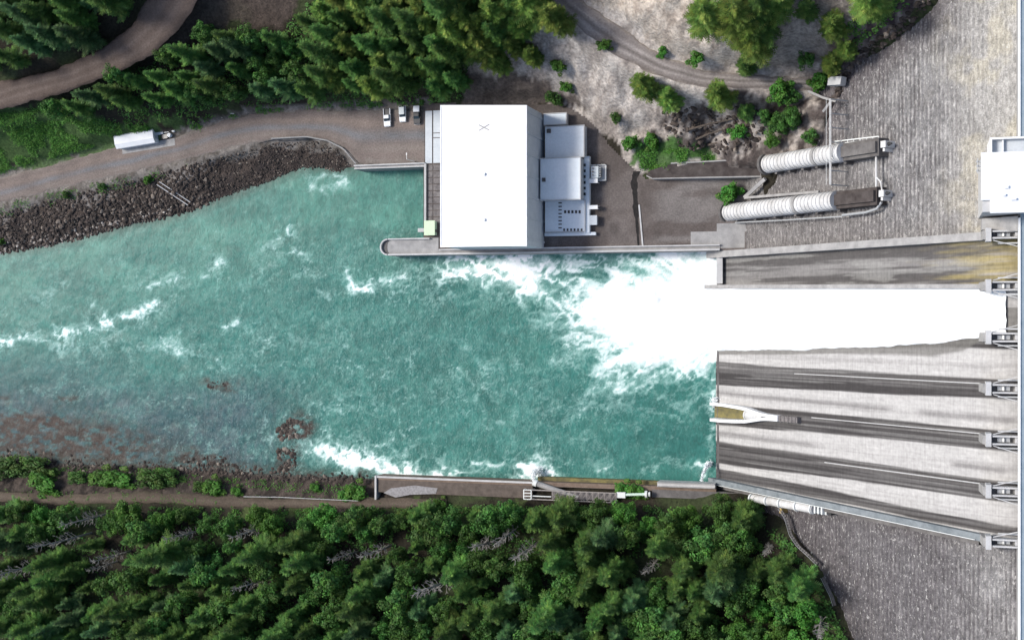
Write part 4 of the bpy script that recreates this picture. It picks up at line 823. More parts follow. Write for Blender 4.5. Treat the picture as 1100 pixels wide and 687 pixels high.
# ------------------------------------------------------------------ lower river wall, basin and slabs
zr = 6.4
xa_, xb_ = P(405, 518, zr)[0], P(708, 518, zr)[0]; yf = P(560, 516.3, zr)[1]
rwl = thing('river_wall', 'long low concrete wall along the lower river edge, mossy towards the dam', 'wall', ((xa_ + xb_) / 2, yf, 0))
m = MB(); m.box(xa_, xb_ + 20, yf - 1.5, yf, -5, zr); obj('wall_body', m, M['wood'], rwl)
xm_ = P(572, 518, zr)[0]; m = MB(); m.box(xa_, xm_, yf - .75, yf - .05, zr + .003, zr + .5); obj('coping', m, M['concpale'], rwl)
m = MB(); m.box(xm_ + 1, xb_ + 8, yf + .01, yf + 1.3, -5, 3.0); obj('mossy_ledge', m, M['moss'], rwl)
ye = P(405, 536, zr)[1]; m = MB(); m.box(xa_ - .7, xa_ - .01, ye, yf, 3, zr + .7); obj('end_wall', m, M['concpale'], rwl)
m = MB(); pp = [P(a_, b__, zr + .1) for a_, b__ in ((412, 529), (420, 524), (445, 521), (470, 524), (468, 530), (440, 531), (425, 534))]
m.prism([(p[0], p[1]) for p in pp], zr - .6, zr + .06); o = obj('gravel_patch', m, dirty('pale_gravel', (.2, .19, .19), (.36, .35, .35), 1.2)); o['kind'] = 'structure'
m = MB(); aa = P(406, 518, zr); bb = P(572, 535, zr); m.box(aa[0], bb[0], bb[1], yf - 1.5, zr - 1.5, zr - .05); o = obj('basin_floor', m, dirty('basin_dirt', (.075, .06, .05), (.15, .12, .10), .5)); o['kind'] = 'structure'
m = MB(); aa = P(575, 518, zr); bb = P(712, 527, zr); m.box(aa[0], bb[0], bb[1], yf - 1.5, zr - 1.5, zr - .03); o = obj('wall_walk', m, dirty('walkway_dirt', (.12, .10, .085), (.22, .19, .165), .5)); o['kind'] = 'structure'
aa = P(706, 517, 7.4); bb = P(768, 524.5, 7.4); sl_ = thing('landing_slab', 'pale concrete landing slab at the foot of the sloping blue-grey training wall', 'slab', ((aa[0] + bb[0]) / 2, (aa[1] + bb[1]) / 2, 0))
m = MB(); m.box(aa[0], bb[0], bb[1], aa[1], 2, 7.4); obj('slab', m, M['concpale'], sl_)
m = MB(); m.box(aa[0], bb[0], aa[1] - .3, aa[1], 7.402, 8.1); m.box(aa[0], bb[0], bb[1], bb[1] + .3, 7.402, 8.0); obj('kerb', m, M['conc'], sl_)
aa = P(700, 525.5, 7); bb = P(806, 538, 7); m = MB(); m.box(aa[0], bb[0], bb[1], aa[1], 2, 6.6); o = obj('rubble_strip', m, M['concdark']); o['kind'] = 'structure'
# pale side walk and rails on the outer side of the training wall
sk = thing('wall_walkway', 'narrow pale stepped walkway running up beside the training wall', 'walkway', S3(2, YI[6] - 3.2, 2))
def wy_(q): return -56.4 - 1.0 + (YI[6] + 56.6) * (q + 4) / (SL - 3)
m = MB(); pts = []
for k in range(31):
    q = -4 + (SL - 8) * k / 30; pts += [S3(q, wy_(q) - 1.5, -2.5), S3(q, wy_(q) - .05, -2.5), S3(q, wy_(q) - .05, .9), S3(q, wy_(q) - 1.5, .9)]
m.add(pts, [(k * 4 + a_, k * 4 + (a_ + 1) % 4, k * 4 + 4 + (a_ + 1) % 4, k * 4 + 4 + a_) for k in range(30) for a_ in range(4)]); obj('stair_deck', m, M['concdark'], sk)
m = MB(); a_, b_ = S3(-3, wy_(-3) + .1, 3.2), S3(SL - 12, wy_(SL - 12) + .1, 2.6); m.beam(a_, b_, .16, .16)
for k in range(30): t_ = k / 29; c_ = Vector(a_).lerp(Vector(b_), t_); m.beam(c_, c_ - Vector((0, 0, 1.2)), .1, .1)
obj('handrail', m, M['steelpale'], sk)
# white pipe on the face next to the wall
pw0 = PF(806, 536, 2.0); pw1 = PF(872, 545.5, 2.0); yc = (pw0[1] + pw1[1]) / 2; s0, s1 = sOf(pw0), sOf(pw1)
wp = thing('white_pipe', 'thick white pipe lying up the dam slope beside the training wall, above the forest', 'pipe', pw0)
m = MB(); m.tube([S3(s0, yc, .9), S3(s1, yc, .9)], 1.45, 16); pipe_ = obj('pipe', m, M['pipewhite'], wp, smooth=False)
for k in (.0, .26, .48, .74, .98): m = MB(); q = s0 + (s1 - s0) * k; m.tube([S3(q - .25, yc, 1.2), S3(q + .35, yc, 1.2)], 1.65, 16); obj('flange', m, M['steelpale'], wp)
m = MB(); slope_box(m, s1 - .3, s1 + 5, yc - 1.2, yc + 1.2, -2.4, .4)
for k in range(3): slope_box(m, s1 + .6 + 1.6 * k, s1 + 1.2 + 1.6 * k, yc - 1.1, yc + 1.1, .4, 1.7)
obj('valve_frame', m, M['steelpale'], wp); m = MB(); slope_box(m, s1 + 5.02, s1 + 7, yc - 1.0, yc + .9, -2.4, .5); obj('inlet_pit', m, M['dark'], wp)
m = MB(); slope_box(m, s0 + 13, s0 + 14, yc - 3.4, yc - 1.5, -2.4, .6); obj('bracket', m, plain('ochre_paint', (.42, .30, .1), .6), wp)
# hillside steps along the contact
def steps(pts, name, label):
    Q = [PF(a_, b__, .2) for a_, b__ in pts]; t = thing(name, label, 'steps', Q[0]); fine = resamp(Q, 26); m = MB()
    for k in range(25): m.beam(fine[k], (fine[k] * .2 + fine[k + 1] * .8), .8, .9)
    obj('tread', m, M['concdark'], t); m = MB(); m.tube([tuple(p + np.array([-.6, 0, 1.0])) for p in fine], .06, 5); obj('handrail', m, M['steel'], t); return t
steps([(838, 546), (845, 556), (850, 574), (858, 586), (870, 597), (879, 606)], 'hillside_steps', 'pale curving concrete steps down the forest edge from the white slope pipe')
steps([(884, 620), (889, 630), (894, 640), (897, 650)], 'hillside_steps', 'short broken lower run of pale steps at the forest edge against dark concrete')
# gangway, fallen outlet pipe and green pipe
a_ = P(563, 532, 9); b_ = P(662, 532, 9); gw = thing('steel_gangway', 'pale steel truss gangway with a ladder-like end frame along the lower river wall', 'gangway', ((a_[0] + b_[0]) / 2, a_[1], zr))
yg0, yg1 = P(600, 537, 9)[1], P(600, 527, 9)[1]
m = MB(); xs_ = P(592, 532, 9)[0]; m.box(xs_, b_[0], yg0 + .5, yg1 - .3, 8.0, 8.2); obj('walkway_deck', m, M['grate'], gw)
m = MB(); n_ = 16
for y_ in (yg0, yg1): m.beam((a_[0], y_, 9.3), (b_[0], y_, 9.3), .22, .22); m.beam((a_[0], y_, 8.1), (b_[0], y_, 8.1), .18, .18)
for k in range(n_ + 1):
    x_ = a_[0] + (b_[0] - a_[0]) * k / n_
    for y_ in (yg0, yg1): m.beam((x_, y_, 8.1), (x_, y_, 9.3), .13, .13)
    if k > 4: m.beam((x_, yg0, 9.3), (x_, yg1, 9.3), .12, .12)
    if 4 < k < n_: m.beam((x_, yg0, 9.25), (x_ + (b_[0] - a_[0]) / n_, yg1, 9.25), .10, .10)
obj('truss', m, plain('weathered_steel', (.30, .27, .25), .7), gw)
m = MB(); x2_ = P(571, 532, 9)[0]
for x_ in (a_[0], x2_): m.beam((x_, yg0, 9.4), (x_, yg1, 9.4), .35, .35)
for k in range(4): y_ = yg0 + (yg1 - yg0) * k / 3; m.beam((a_[0], y_, 9.45), (x2_, y_, 9.45), .3, .3)
for x_ in (a_[0], x2_):
    for y_ in (yg0, yg1): m.beam((x_, y_, 5), (x_, y_, 9.3), .3, .3)
obj('end_frame', m, M['steelpale'], gw)
m = MB(); m.beam((x2_, yg0 + 1.2, 9.0), (xs_, yg0 + 1.2, 9.0), .35, .3); obj('pipe_rail', m, M['steelpale'], gw)
for x_ in (xs_ + 2, (xs_ + b_[0]) / 2, b_[0] - 2):
    m = MB(); m.box(x_ - .3, x_ + .3, yg0 + .3, yg1 - .3, 3, 7.98); obj('support', m, M['steel'], gw)
gp = thing('green_pipe', 'slim pale green pipe ending in a round flange, past the dam end of the gangway', 'pipe', P(675, 531, 8))
m = MB(); m.tube([P(672, 531, 8.4), P(694, 530.5, 8.4)], .5, 10); obj('pipe', m, plain('mint_paint', (.55, .68, .58), .5), gp)
m = MB(); m.tube([P(693, 530.5, 8.4), P(695.5, 530.5, 8.4)], 1.25, 14); m.tube([P(697, 530.5, 8.4), P(698.5, 530.5, 8.4)], .9, 12); obj('flange', m, M['steelpale'], gp)
m = MB(); q0, q1 = P(662, 531, 8.4), P(672, 531, 8.4); m.box(q0[0] + .3, q1[0], q0[1] - 1.0, q0[1] + 1.0, 7.6, 9.0); obj('valve_box', m, M['steelpale'], gp)
for px_ in (676, 690): q0 = P(px_, 531, 8.4); m = MB(); m.box(q0[0] - .25, q0[0] + .25, q0[1] - .6, q0[1] + .6, 3, 7.95); obj('support', m, M['steel'], gp)
op = thing('outlet_pipe', 'weathered pale pipe slanting from the gangway to the river, spouting white water', 'pipe', P(600, 528, 7.5))
m = MB(); m.tube([P(622, 533, 7.6), P(600, 527, 7.4), P(574, 518, 7.2)], [.75, .95, 1.05], 12); obj('pipe', m, M['conc'], op)
m = MB(); m.tube([P(577, 519, 7.2), P(573, 517.4, 7.2)], 1.3, 12); obj('outlet_ring', m, M['steelpale'], op)
# spouts of water: from the outlet pipe and the small jet by the toe
def spray(name, pts, rs, seed, n=900):
    rg = random.Random(seed); m = MB(); P_ = [Vector(p) for p in pts]
    for _ in range(n):
        t = rg.random() ** .8 * (len(P_) - 1); i = min(int(t), len(P_) - 2); f = t - i; c_ = P_[i].lerp(P_[i + 1], f); r = rs[i] * (1 - f) + rs[i + 1] * f
        d = Vector((rg.gauss(0, 1), rg.gauss(0, 1), rg.gauss(0, .6))) * r * .5; q = c_ + d; h_ = .10 + .18 * rg.random() * (1 + r * .3)
        a3 = [Vector((rg.gauss(0, 1), rg.gauss(0, 1), rg.gauss(0, 1))).normalized() * h_ for _ in range(4)]
        m.add([q + a3[0], q + a3[1], q + a3[2], q + a3[3]], [(0, 1, 2), (0, 2, 3), (0, 3, 1), (1, 3, 2)])
    o = obj(name, m, M['foam']); o['kind'] = 'stuff'; return o
spray('water_spray', [P(573, 516.5, 7), P(573, 510, 5), P(576, 505, 2), P(581, 507, .3)], [.4, .9, 1.5, 2.2], 3, 1100)
spray('water_jet', [P(753, 517, 7.5), P(756, 506, 7.0), P(760, 499, 4.5), P(762, 497, .4)], [.4, .5, .8, 1.3], 5, 900)
spray('water_spout', [S3(-3.4, ys0 + 1.5, 1), P(769, 428, 2), P(766, 431, .4)], [.6, .9, 1.2], 6, 500)
# ------------------------------------------------------------------ vehicles
def wheel(par, x, y, r=.38, w=.26):
    m = MB(); m.tube([(x, y - w / 2, r), (x, y + w / 2, r)], r, 14); wl_ = obj('wheel', m, M['rubber'], None); wl_.parent = par
    q = MB(); q.tube([(x, y - w / 2 - .012, r), (x, y + w / 2 + .012, r)], r * .55, 10); h_ = obj('rim', q, M['steel'], None); h_.parent = wl_
def lpart(name, mb, mt, par, **k): o = obj(name, mb, mt, None, **k); o.parent = par; return o
def loft(m, secs):
    """secs: list of (x, halfwidth, z0, z1)"""
    vs = []
    for x, w, z0, z1 in secs: vs += [(x, -w, z0), (x, w, z0), (x, w * .96, z1), (x, -w * .96, z1)]
    n_ = len(secs); return m.add(vs, [(k * 4 + a_, k * 4 + (a_ + 1) % 4, k * 4 + 4 + (a_ + 1) % 4, k * 4 + 4 + a_) for k in range(n_ - 1) for a_ in range(4)] + [(3, 2, 1, 0), tuple(4 * n_ - 4 + a_ for a_ in range(4))])
def truck(kind, label, px_, py_, paint, roofp, rz, bed, cat, scale=1.18):
    c_ = P(px_, py_, ZB + .05); t = thing(kind, label, cat, (0, 0, 0))
    body = MB()
    if bed:
        loft(body, [(2.85, .82, .55, .95), (2.65, .92, .45, 1.08), (1.3, .96, .42, 1.16), (-.75, .97, .42, 1.16), (-.76, .97, .42, .80), (-2.8, .95, .45, .80), (-2.85, .92, .5, .80)])
    else: loft(body, [(2.5, .80, .5, .92), (2.35, .9, .42, 1.05), (1.15, .94, .40, 1.12), (-2.3, .94, .40, 1.15), (-2.45, .88, .45, 1.1)])
    b_ = lpart('body', body, paint, t, bevel=.05)
    if bed:
        q = MB(); q.box(-2.8, -.80, -.97, -.82, .802, 1.22); q.box(-2.8, -.80, .82, .97, .802, 1.22); lpart('bed_side', q, paint, t)
        q = MB(); q.box(-2.88, -2.74, -.95, .95, .806, 1.22); lpart('tailgate', q, M['black'], t)
        q = MB(); q.box(-2.73, -.80, -.81, .81, .803, .84); lpart('bed_liner', q, M['black'], t)
        cab = [(1.25, .80, 1.14, 1.20), (.45, .74, 1.14, 1.78), (-.55, .74, 1.14, 1.80), (-.78, .78, 1.14, 1.2)]
    else: cab = [(1.1, .80, 1.1, 1.16), (.35, .74, 1.1, 1.72), (-1.9, .74, 1.1, 1.74), (-2.38, .78, 1.1, 1.2)]
    q = MB(); loft(q, cab); lpart('cab_glass', q, M['glass'], t)
    q = MB(); q.box(cab[2][0] - .05, cab[1][0] + .05, -.72, .72, 1.76 if not bed else 1.81, 1.84 if not bed else 1.87); lpart('cab_roof', q, roofp, t, bevel=.03)
    q = MB()
    for d in (-1, 1): q.beam((cab[1][0] - .45, d * .775, 1.15), (cab[1][0] - .45, d * .73, 1.8), .1, .05); 
    lpart('door_pillar', q, paint, t)
    fx_ = 2.72 if bed else 2.42
    for d in (-1, 1):
        q = MB(); q.box(fx_ - .05, fx_ + .1, d * .62 - .17, d * .62 + .17, .78, .95); lpart('headlight', q, M['steelpale'], t)
        q = MB(); q.box(.75, .95, d * 1.06 - .12, d * 1.06 + .12, 1.12, 1.3); lpart('mirror', q, M['black'], t)
    q = MB(); q.box(fx_ - .02, fx_ + .22, -.88, .88, .46, .68); lpart('bumper', q, M['steel'], t)
    for wx_ in ((1.85, -1.75) if bed else (1.55, -1.5)):
        for d in (-1, 1): wheel(t, wx_, d * .86)
    t.location = tuple(c_); t.rotation_euler = (0, 0, rz); t.scale = (scale, scale * 1.2, scale); return t
pick = truck('pickup_truck', 'white pickup truck with an empty black load bed, leftmost in the parked row', 417, 126.5, M['carwhite'], M['carwhite'], R(-88), True, 'pickup truck')
suv = truck('estate_car', 'white estate car parked between the white and the black pickup trucks', 433.5, 122.5, M['carwhite'], M['cargrey'], R(-88), False, 'car')
pk2 = truck('pickup_truck', 'black pickup truck with a pale load cover, parked next to the powerhouse deck', 449, 124, M['black'], M['black'], R(-90), True, 'pickup truck')
q = MB(); loft(q, [(-.9, .84, 1.222, 1.7), (-2.1, .84, 1.222, 1.72), (-2.8, .82, 1.222, 1.6)]); lpart('load_cover', q, M['carwhite'], pk2, bevel=.05)
# storage shed on its pad, gear stacked beside it
sa_, sb_ = P(131, 150.5, ZB), P(172, 143.5, ZB); ang = math.atan2(sb_[1] - sa_[1], sb_[0] - sa_[0])
def rot(o): o.rotation_euler = (0, 0, ang); return o
p0 = P(150, 149.5, ZB); sh = thing('storage_shed', 'long white shed with a shallow ridged roof beside the dirt road', 'shed', (0, 0, 0))
L_, W_ = 17.0, 5.6
m = MB(); m.box(-L_ / 2, L_ / 2, -W_ / 2, W_ / 2, 0, 3.2); lpart('wall', m, M['white'], sh)
m = MB(); e0 = .3; m.add([(-L_ / 2 - e0, -W_ / 2 - e0, 3.2), (L_ / 2 + e0, -W_ / 2 - e0, 3.2), (L_ / 2 + e0, W_ / 2 + e0, 3.2), (-L_ / 2 - e0, W_ / 2 + e0, 3.2), (-L_ / 2 - e0, -W_ / 2 * .5, 4.2), (L_ / 2 + e0, -W_ / 2 * .5, 4.2), (L_ / 2 + e0, W_ / 2 * .6, 4.4), (-L_ / 2 - e0, W_ / 2 * .6, 4.4)], [(3, 2, 1, 0), (4, 5, 6, 7), (0, 1, 5, 4), (1, 2, 6, 5), (2, 3, 7, 6), (3, 0, 4, 7)]); lpart('roof', m, M['roofwhite'], sh)
m = MB(); m.box(L_ / 2 - .02, L_ / 2 + .06, -1.3, 1.3, .1, 2.7); lpart('door', m, M['cargrey'], sh)
sh.location = tuple(p0 + np.array([0, 0, .1])); rot(sh)
q0 = P(163, 156, ZB); pad = MB(); pad.box(-13.5, 10.5, -1.6, 1.2, -.2, .12); o = obj('concrete_pad', pad, M['conc']); o['kind'] = 'structure'; o.location = tuple(q0); rot(o)
def barrel(px_, py_, mt, label):
    p_ = P(px_, py_, ZB); t = thing('storage_barrel', label, 'barrel', tuple(p_)); m = MB(); m.tube([(0, 0, .1), (0, 0, .5), (0, 0, .52), (0, 0, 1.0), (0, 0, 1.02), (0, 0, 1.5)], [.78, .78, .84, .84, .78, .78], 14); lpart('drum', m, mt, t); m = MB(); m.tube([(0, 0, 1.5), (0, 0, 1.58)], .7, 14); lpart('lid', m, M['steelpale'], t); return t
barrel(188, 140, M['carwhite'], 'white drum at the far corner of the gear beside the white shed'); barrel(183.5, 145.5, M['carwhite'], 'white drum standing closer to the road beside the white shed')
def crate(px_, py_, sx, sy, sz, mt, label):
    p_ = P(px_, py_, ZB); t = thing('storage_crate', label, 'crate', tuple(p_)); m = MB(); m.box(-sx / 2, sx / 2, -sy / 2, sy / 2, .15, sz); lpart('box', m, mt, t); m = MB()
    for k in (-.35, .35): m.box(sx * k - .15, sx * k + .15, -sy / 2 - .03, sy / 2 + .03, 0, .149)
    lpart('skid', m, M['wood'], t); m = MB(); m.box(-sx / 2 - .06, sx / 2 + .06, -sy / 2 - .06, sy / 2 + .06, sz + .002, sz + .1); lpart('lid', m, mt, t); t.rotation_euler = (0, 0, ang); return t
crate(173, 142, 3.4, 2.2, 1.6, M['concblue'], 'blue-grey crate against the end wall of the white shed'); crate(180, 140, 2.2, 2.0, 1.2, M['steel'], 'small grey metal crate between the blue-grey crate and the drums'); crate(178, 147, 2.6, 1.6, 1.0, M['black'], 'low black crate on the road side of the gear by the shed')
# barrier, posts, boards on the bank
m = MB(); p_ = P(245, 122, ZB); 
bg = thing('road_barrier', 'thin pale bar barrier at the roadside under the forest edge', 'barrier', tuple(p_)); m.beam((-3.2, .6, 1.1), (3.2, -.4, 1.1), .22, .22); lpart('bar', m, M['steelpale'], bg); m = MB(); m.box(-3.35, -3.05, .45, .75, -.3, 1.4); lpart('post', m, M['steel'], bg)
m = MB(); m.beam((-3.1, .6, 1.1), (-2.5, -1.6, .2), .16, .16); lpart('brace', m, M['steelpale'], bg)
for (a0, a1, lb_) in (((445, 175), (445, 163), 'slim pale lamp post at the quay edge of the car park'),):
    p_ = P(a0[0], 173.5, ZB); lp = thing('lamp_post', lb_, 'lamp post', tuple(p_)); m = MB(); m.tube([(0, 0, 0), (0, 0, 7.6)], [.16, .1], 8); lpart('post', m, M['steelpale'], lp); m = MB(); m.beam((0, 0, 7.55), (0, 1.7, 7.7), .12, .12); lpart('arm', m, M['steelpale'], lp); m = MB(); m.box(-.2, .2, 1.5, 2.3, 7.6, 7.78); lpart('lamp_head', m, M['steel'], lp)
Q0, Q1 = PT(172, 197), PT(205, 219); bt = thing('timber_rails', 'pair of pale timber rails lying down the boulder bank to the water', 'rails', Q0)
for d in (-.55, .55):
    m = MB(); m.beam(Q0 + np.array([d, d, 1.5]), Q1 + np.array([d, d, 1.3]), .35, .3); obj('rail', m, M['concpale'], bt)
m = MB()
for k in range(9): t_ = k / 8; c_ = Q0 + (Q1 - Q0) * t_ + np.array([0, 0, 1.45 - .2 * t_]); m.beam(c_ + np.array([-.6, -.6, 0]), c_ + np.array([.6, .6, 0]), .15, .12)
obj('cross_tie', m, M['wood'], bt)
fl = [(262, 536), (300, 536.5), (340, 538.5), (385, 540.5)]; pts = [P(a_, b__ - 3, 6.7) for a_, b__ in fl]; m = MB(); fine = resamp(pts, 24); m.tube([tuple(p + np.array([0, 0, .25])) for p in fine], .13, 6)
for p in fine[::3]: m.box(p[0] - .1, p[0] + .1, p[1] - .1, p[1] + .1, 5, p[2] + .2)
o = obj('pipe_rail', m, M['concpale']); tag(o, 'thin white pipe rail along the bank track left of the walled basin', 'rail')
# boundary wall across from the dam end of upper road + fallen dark logs on the rock
# ------------------------------------------------------------------ foliage
def leafmat(name, dark, mid, light, spread=.25):
    def bld(nt, b):
        oi = nd(nt, 'ShaderNodeObjectInfo'); a = nd(nt, 'ShaderNodeVertexColor', layer_name='col')
        n1 = noise(nt, .5, 3)
        c = ramp(nt, n1, [(.3, dark), (.5, mid), (.72, light)])
        c = mixc(nt, 1.0, c, a.outputs['Color'], 'MULTIPLY')
        hs = nd(nt, 'ShaderNodeHueSaturation'); L(nt, c, hs.inputs['Color']); L(nt, mth(nt, 'MULTIPLY_ADD', oi.outputs['Random'], .03, .497), hs.inputs['Hue']); L(nt, mth(nt, 'MULTIPLY_ADD', oi.outputs['Random'], spread * 2, 1 - spread), hs.inputs['Value'])
        L(nt, hs.outputs[0], b.inputs['Base Color']); b.inputs['Roughness'].default_value = .65; b.inputs['Specular IOR Level'].default_value = .25
        tr_ = nd(nt, 'ShaderNodeBsdfTranslucent'); L(nt, hs.outputs[0], tr_.inputs['Color']); mx = nd(nt, 'ShaderNodeMixShader'); mx.inputs[0].default_value = .25
        out = nt.nodes['Material Output']; L(nt, b.outputs[0], mx.inputs[1]); L(nt, tr_.outputs[0], mx.inputs[2]); L(nt, mx.outputs[0], out.inputs[0])
    return mat(name, bld)
M['fir'] = leafmat('fir_needles', (.044, .090, .024), (.078, .154, .036), (.125, .215, .050))
M['firlime'] = leafmat('sunlit_fir_needles', (.075, .125, .024), (.125, .195, .040), (.190, .255, .065))  # the lime conifers' own yellow-green needle colour
M['leaf'] = leafmat('broad_leaves', (.044, .096, .024), (.076, .158, .034), (.118, .215, .048))
M['leafbright'] = leafmat('bright_leaves', (.045, .12, .018), (.08, .18, .028), (.12, .23, .045))
M['bluefir'] = leafmat('blue_green_needles', (.038, .084, .034), (.066, .134, .050), (.104, .186, .068))
M['bark'] = dirty('grey_brown_bark', (.07, .055, .045), (.14, .115, .095), 2, .95, .3)
M['deadwood'] = dirty('bleached_dead_wood', (.20, .185, .165), (.34, .32, .29), 1.2, .9, .2)
class Leaf:
    def __init__(s): s.v = []; s.f = []; s.c = []
    def quad(s, a, b, c, d, t):
        o = len(s.v); s.v += [a, b, c, d]; s.f.append((o, o + 1, o + 2, o + 3)); s.c += [t] * 4
    def mesh(s, name, m):
        me = bpy.data.meshes.new(name); me.from_pydata([tuple(p) for p in s.v], [], s.f); at_ = me.color_attributes.new('col', 'FLOAT_COLOR', 'POINT')
        at_.data.foreach_set('color', np.array([(t[0], t[1], t[2], 1) for t in s.c], np.float32).ravel()); me.materials.append(m); me.update(); return me
def tint(rg, w=.3):
    k = 1 + rg.uniform(-w, w * 1.2); return (k * rg.uniform(.88, 1.15), k, k * rg.uniform(.8, 1.1))
def conifer_mesh(seed, H, Rm, m, dens=1.0):
    rg = random.Random(seed); lf = Leaf(); z = H * .10
    ph_ = [rg.uniform(0, 6.28) for _ in range(6)]; fr_ = [rg.uniform(.25, .6) for _ in range(6)]
    def clump(az, zz): return .5 + .25 * math.sin(2 * az + ph_[0] + zz * fr_[0]) + .2 * math.sin(3 * az + ph_[1] - zz * fr_[1] * 1.7) + .18 * math.sin(az + ph_[2] + zz * fr_[2] * 2.3)
    ax_, ay_ = rg.uniform(-.03, .03), rg.uniform(-.03, .03); lop = rg.uniform(0, 6.28)
    while z < H * .99:
        t = z / H; prof_ = (1 - t) ** .58 * (.5 + .5 * min(1, t / .22))
        nb = max(5, int((7 + 6 * (1 - t)) * dens)); ph0 = rg.uniform(0, 6.28)
        for k in range(nb):
            az = ph0 + 6.283 * k / nb + rg.uniform(-.35, .35); cm_ = clump(az, z); Lb = max(.35, Rm * prof_ * rg.uniform(.72, 1.1) * (.62 + .62 * cm_))
            dx, dy = math.cos(az), math.sin(az); up = .35 - .75 * (1 - t) + rg.uniform(-.15, .15); tn = tint(rg, .25); kk = .72 + .6 * cm_; tn = (tn[0] * kk * (.85 + .3 * cm_), tn[1] * kk, tn[2] * kk)
            base = Vector((z * ax_, z * ay_, z)); n_ = max(3, int(Lb / .55))
            def at(q): return base + Vector((dx * Lb * q, dy * Lb * q, Lb * (up * q + .22 * q * q)))
            side = Vector((-dy, dx, 0))
            for j in range(n_):
                q0, q1 = j / n_, min(1.05, (j + 1.35) / n_); wid = Lb * (.30 * (1 - q0) + .07) * rg.uniform(.8, 1.2); p0, p1 = at(q0), at(q1)
                for sgn in (-1, 1):
                    tip = p0.lerp(p1, 1.15) + side * (sgn * wid) + Vector((0, 0, rg.uniform(-.25, .08) - .12 * wid)); w2 = (p1 - p0) * .42
                    lf.quad(p0 - w2 * .2, p0 + w2 * 1.3, tip + w2 * .25, tip - w2 * .35, (tn[0] * rg.uniform(.9, 1.1), tn[1] * rg.uniform(.92, 1.1), tn[2]))
            p0, p1 = at(.65), at(1.1); lf.quad(p0 - side * .14, p0 + side * .14, p1 + side * .05, p1 - side * .05, tn)
        z += max(.42, .034 * H) * rg.uniform(.8, 1.2) * (1.05 - .45 * t) / dens ** .5
    for k in range(5):
        a_ = k * 1.26; d = Vector((math.cos(a_), math.sin(a_), 0)) * .12; b0 = Vector((H * ax_, H * ay_, H * .95)); lf.quad(b0 - d, b0 + d, b0 + Vector((0, 0, H * .07)) + d * .1, b0 + Vector((0, 0, H * .07)) - d * .1, (1.1, 1.1, 1))
    return lf.mesh('needles', m)
def trunk_mesh(seed, H, r0, limbs, m, spread=0):
    rg = random.Random(seed); mb = MB(); mb.tube([(0, 0, -1.5), (0, 0, H * .3), (rg.uniform(-.2, .2), rg.uniform(-.2, .2), H * .7), (0, 0, H * .97)], [r0 * 1.2, r0, r0 * .6, .05], 7)
    for _ in range(limbs):
        z = H * rg.uniform(.3, .8); az = rg.uniform(0, 6.28); l_ = spread * rg.uniform(.5, .9); mb.tube([(0, 0, z), (math.cos(az) * l_ * .5, math.sin(az) * l_ * .5, z + l_ * .25), (math.cos(az) * l_, math.sin(az) * l_, z + l_ * .6)], [r0 * .4, r0 * .25, .04], 5)
    me = bpy.data.meshes.new('trunk'); me.from_pydata(mb.v, [], mb.f); me.materials.append(m); me.update(); return me
def broad_mesh(seed, H, Rm, m, ncl=42, per=62, low=.25, lq=.36):
    rg = random.Random(seed); lf = Leaf(); cl = []
    for k in range(ncl):
        z = rg.uniform(low, .97); rad = Rm * math.sqrt(max(.02, 1 - ((z - .55) / .52) ** 2)) * rg.uniform(.35, 1.0) * (.8 + .35 * math.sin(seed + z * 9)); az = rg.uniform(0, 6.283)
        cl.append((Vector((math.cos(az) * rad, math.sin(az) * rad, z * H)), Rm * rg.uniform(.20, .36), tint(rg, .34)))
    for c_, r, tn in cl:
        for _ in range(per):
            d = Vector((rg.gauss(0, 1), rg.gauss(0, 1), rg.gauss(0, .8) + .25)).normalized(); p = c_ + Vector((d.x, d.y, d.z * .75)) * r * rg.uniform(.55, 1.12)
            n_ = (d + Vector((rg.gauss(0, .5), rg.gauss(0, .5), rg.gauss(.3, .5)))).normalized(); u_ = n_.orthogonal().normalized(); u_.rotate(__import__('mathutils').Quaternion(n_, rg.uniform(0, 6.28))); v_ = n_.cross(u_)
            h_ = lq * rg.uniform(.6, 1.25); lf.quad(p - u_ * h_, p + v_ * h_ * .62, p + u_ * h_, p - v_ * h_ * .62, (tn[0] * rg.uniform(.88, 1.12), tn[1] * rg.uniform(.88, 1.12), tn[2]))
    return lf.mesh('leaves', m)
def snag_mesh(seed, H, m):
    rg = random.Random(seed); mb = MB(); mb.tube([(0, 0, -1), (.1, 0, H * .5), (0, .1, H)], [.42, .28, .06], 6)
    for _ in range(46):
        z = H * rg.uniform(.18, .97); az = rg.uniform(0, 6.28); l_ = (H - z) * .075 + rg.uniform(.4, 1.5); e_ = (math.cos(az) * l_, math.sin(az) * l_, z + l_ * rg.uniform(.5, 1.5)); mb.tube([(0, 0, z), e_], [.13, .05], 4)
        for q in range(2): f_ = rg.uniform(.4, .8); a2_ = az + rg.uniform(-.9, .9); mb.tube([(e_[0] * f_, e_[1] * f_, z + (e_[2] - z) * f_), (e_[0] * f_ + math.cos(a2_) * .9, e_[1] * f_ + math.sin(a2_) * .9, z + (e_[2] - z) * f_ + .5)], [.07, .03], 3)
    me = bpy.data.meshes.new('dead_branches'); me.from_pydata(mb.v, [], mb.f); me.materials.append(m); me.update(); return me
PROTO = {}
for k, (mt, H, Rm) in enumerate([('fir', 29, 5.6), ('fir', 34, 6.0), ('bluefir', 28, 5.4), ('fir', 24, 5.4)]): PROTO['fir%d' % k] = (conifer_mesh(100 + k, H, Rm, M[mt]), trunk_mesh(100 + k, H, .34, 0, M['bark']), H)
for k, (mt, H, Rm) in enumerate([('firlime', 27, 7.2), ('firlime', 19, 5.6)]): PROTO['lime%d' % k] = (conifer_mesh(200 + k, H, Rm, M[mt], 1.15), trunk_mesh(200 + k, H, .34, 0, M['bark']), H)
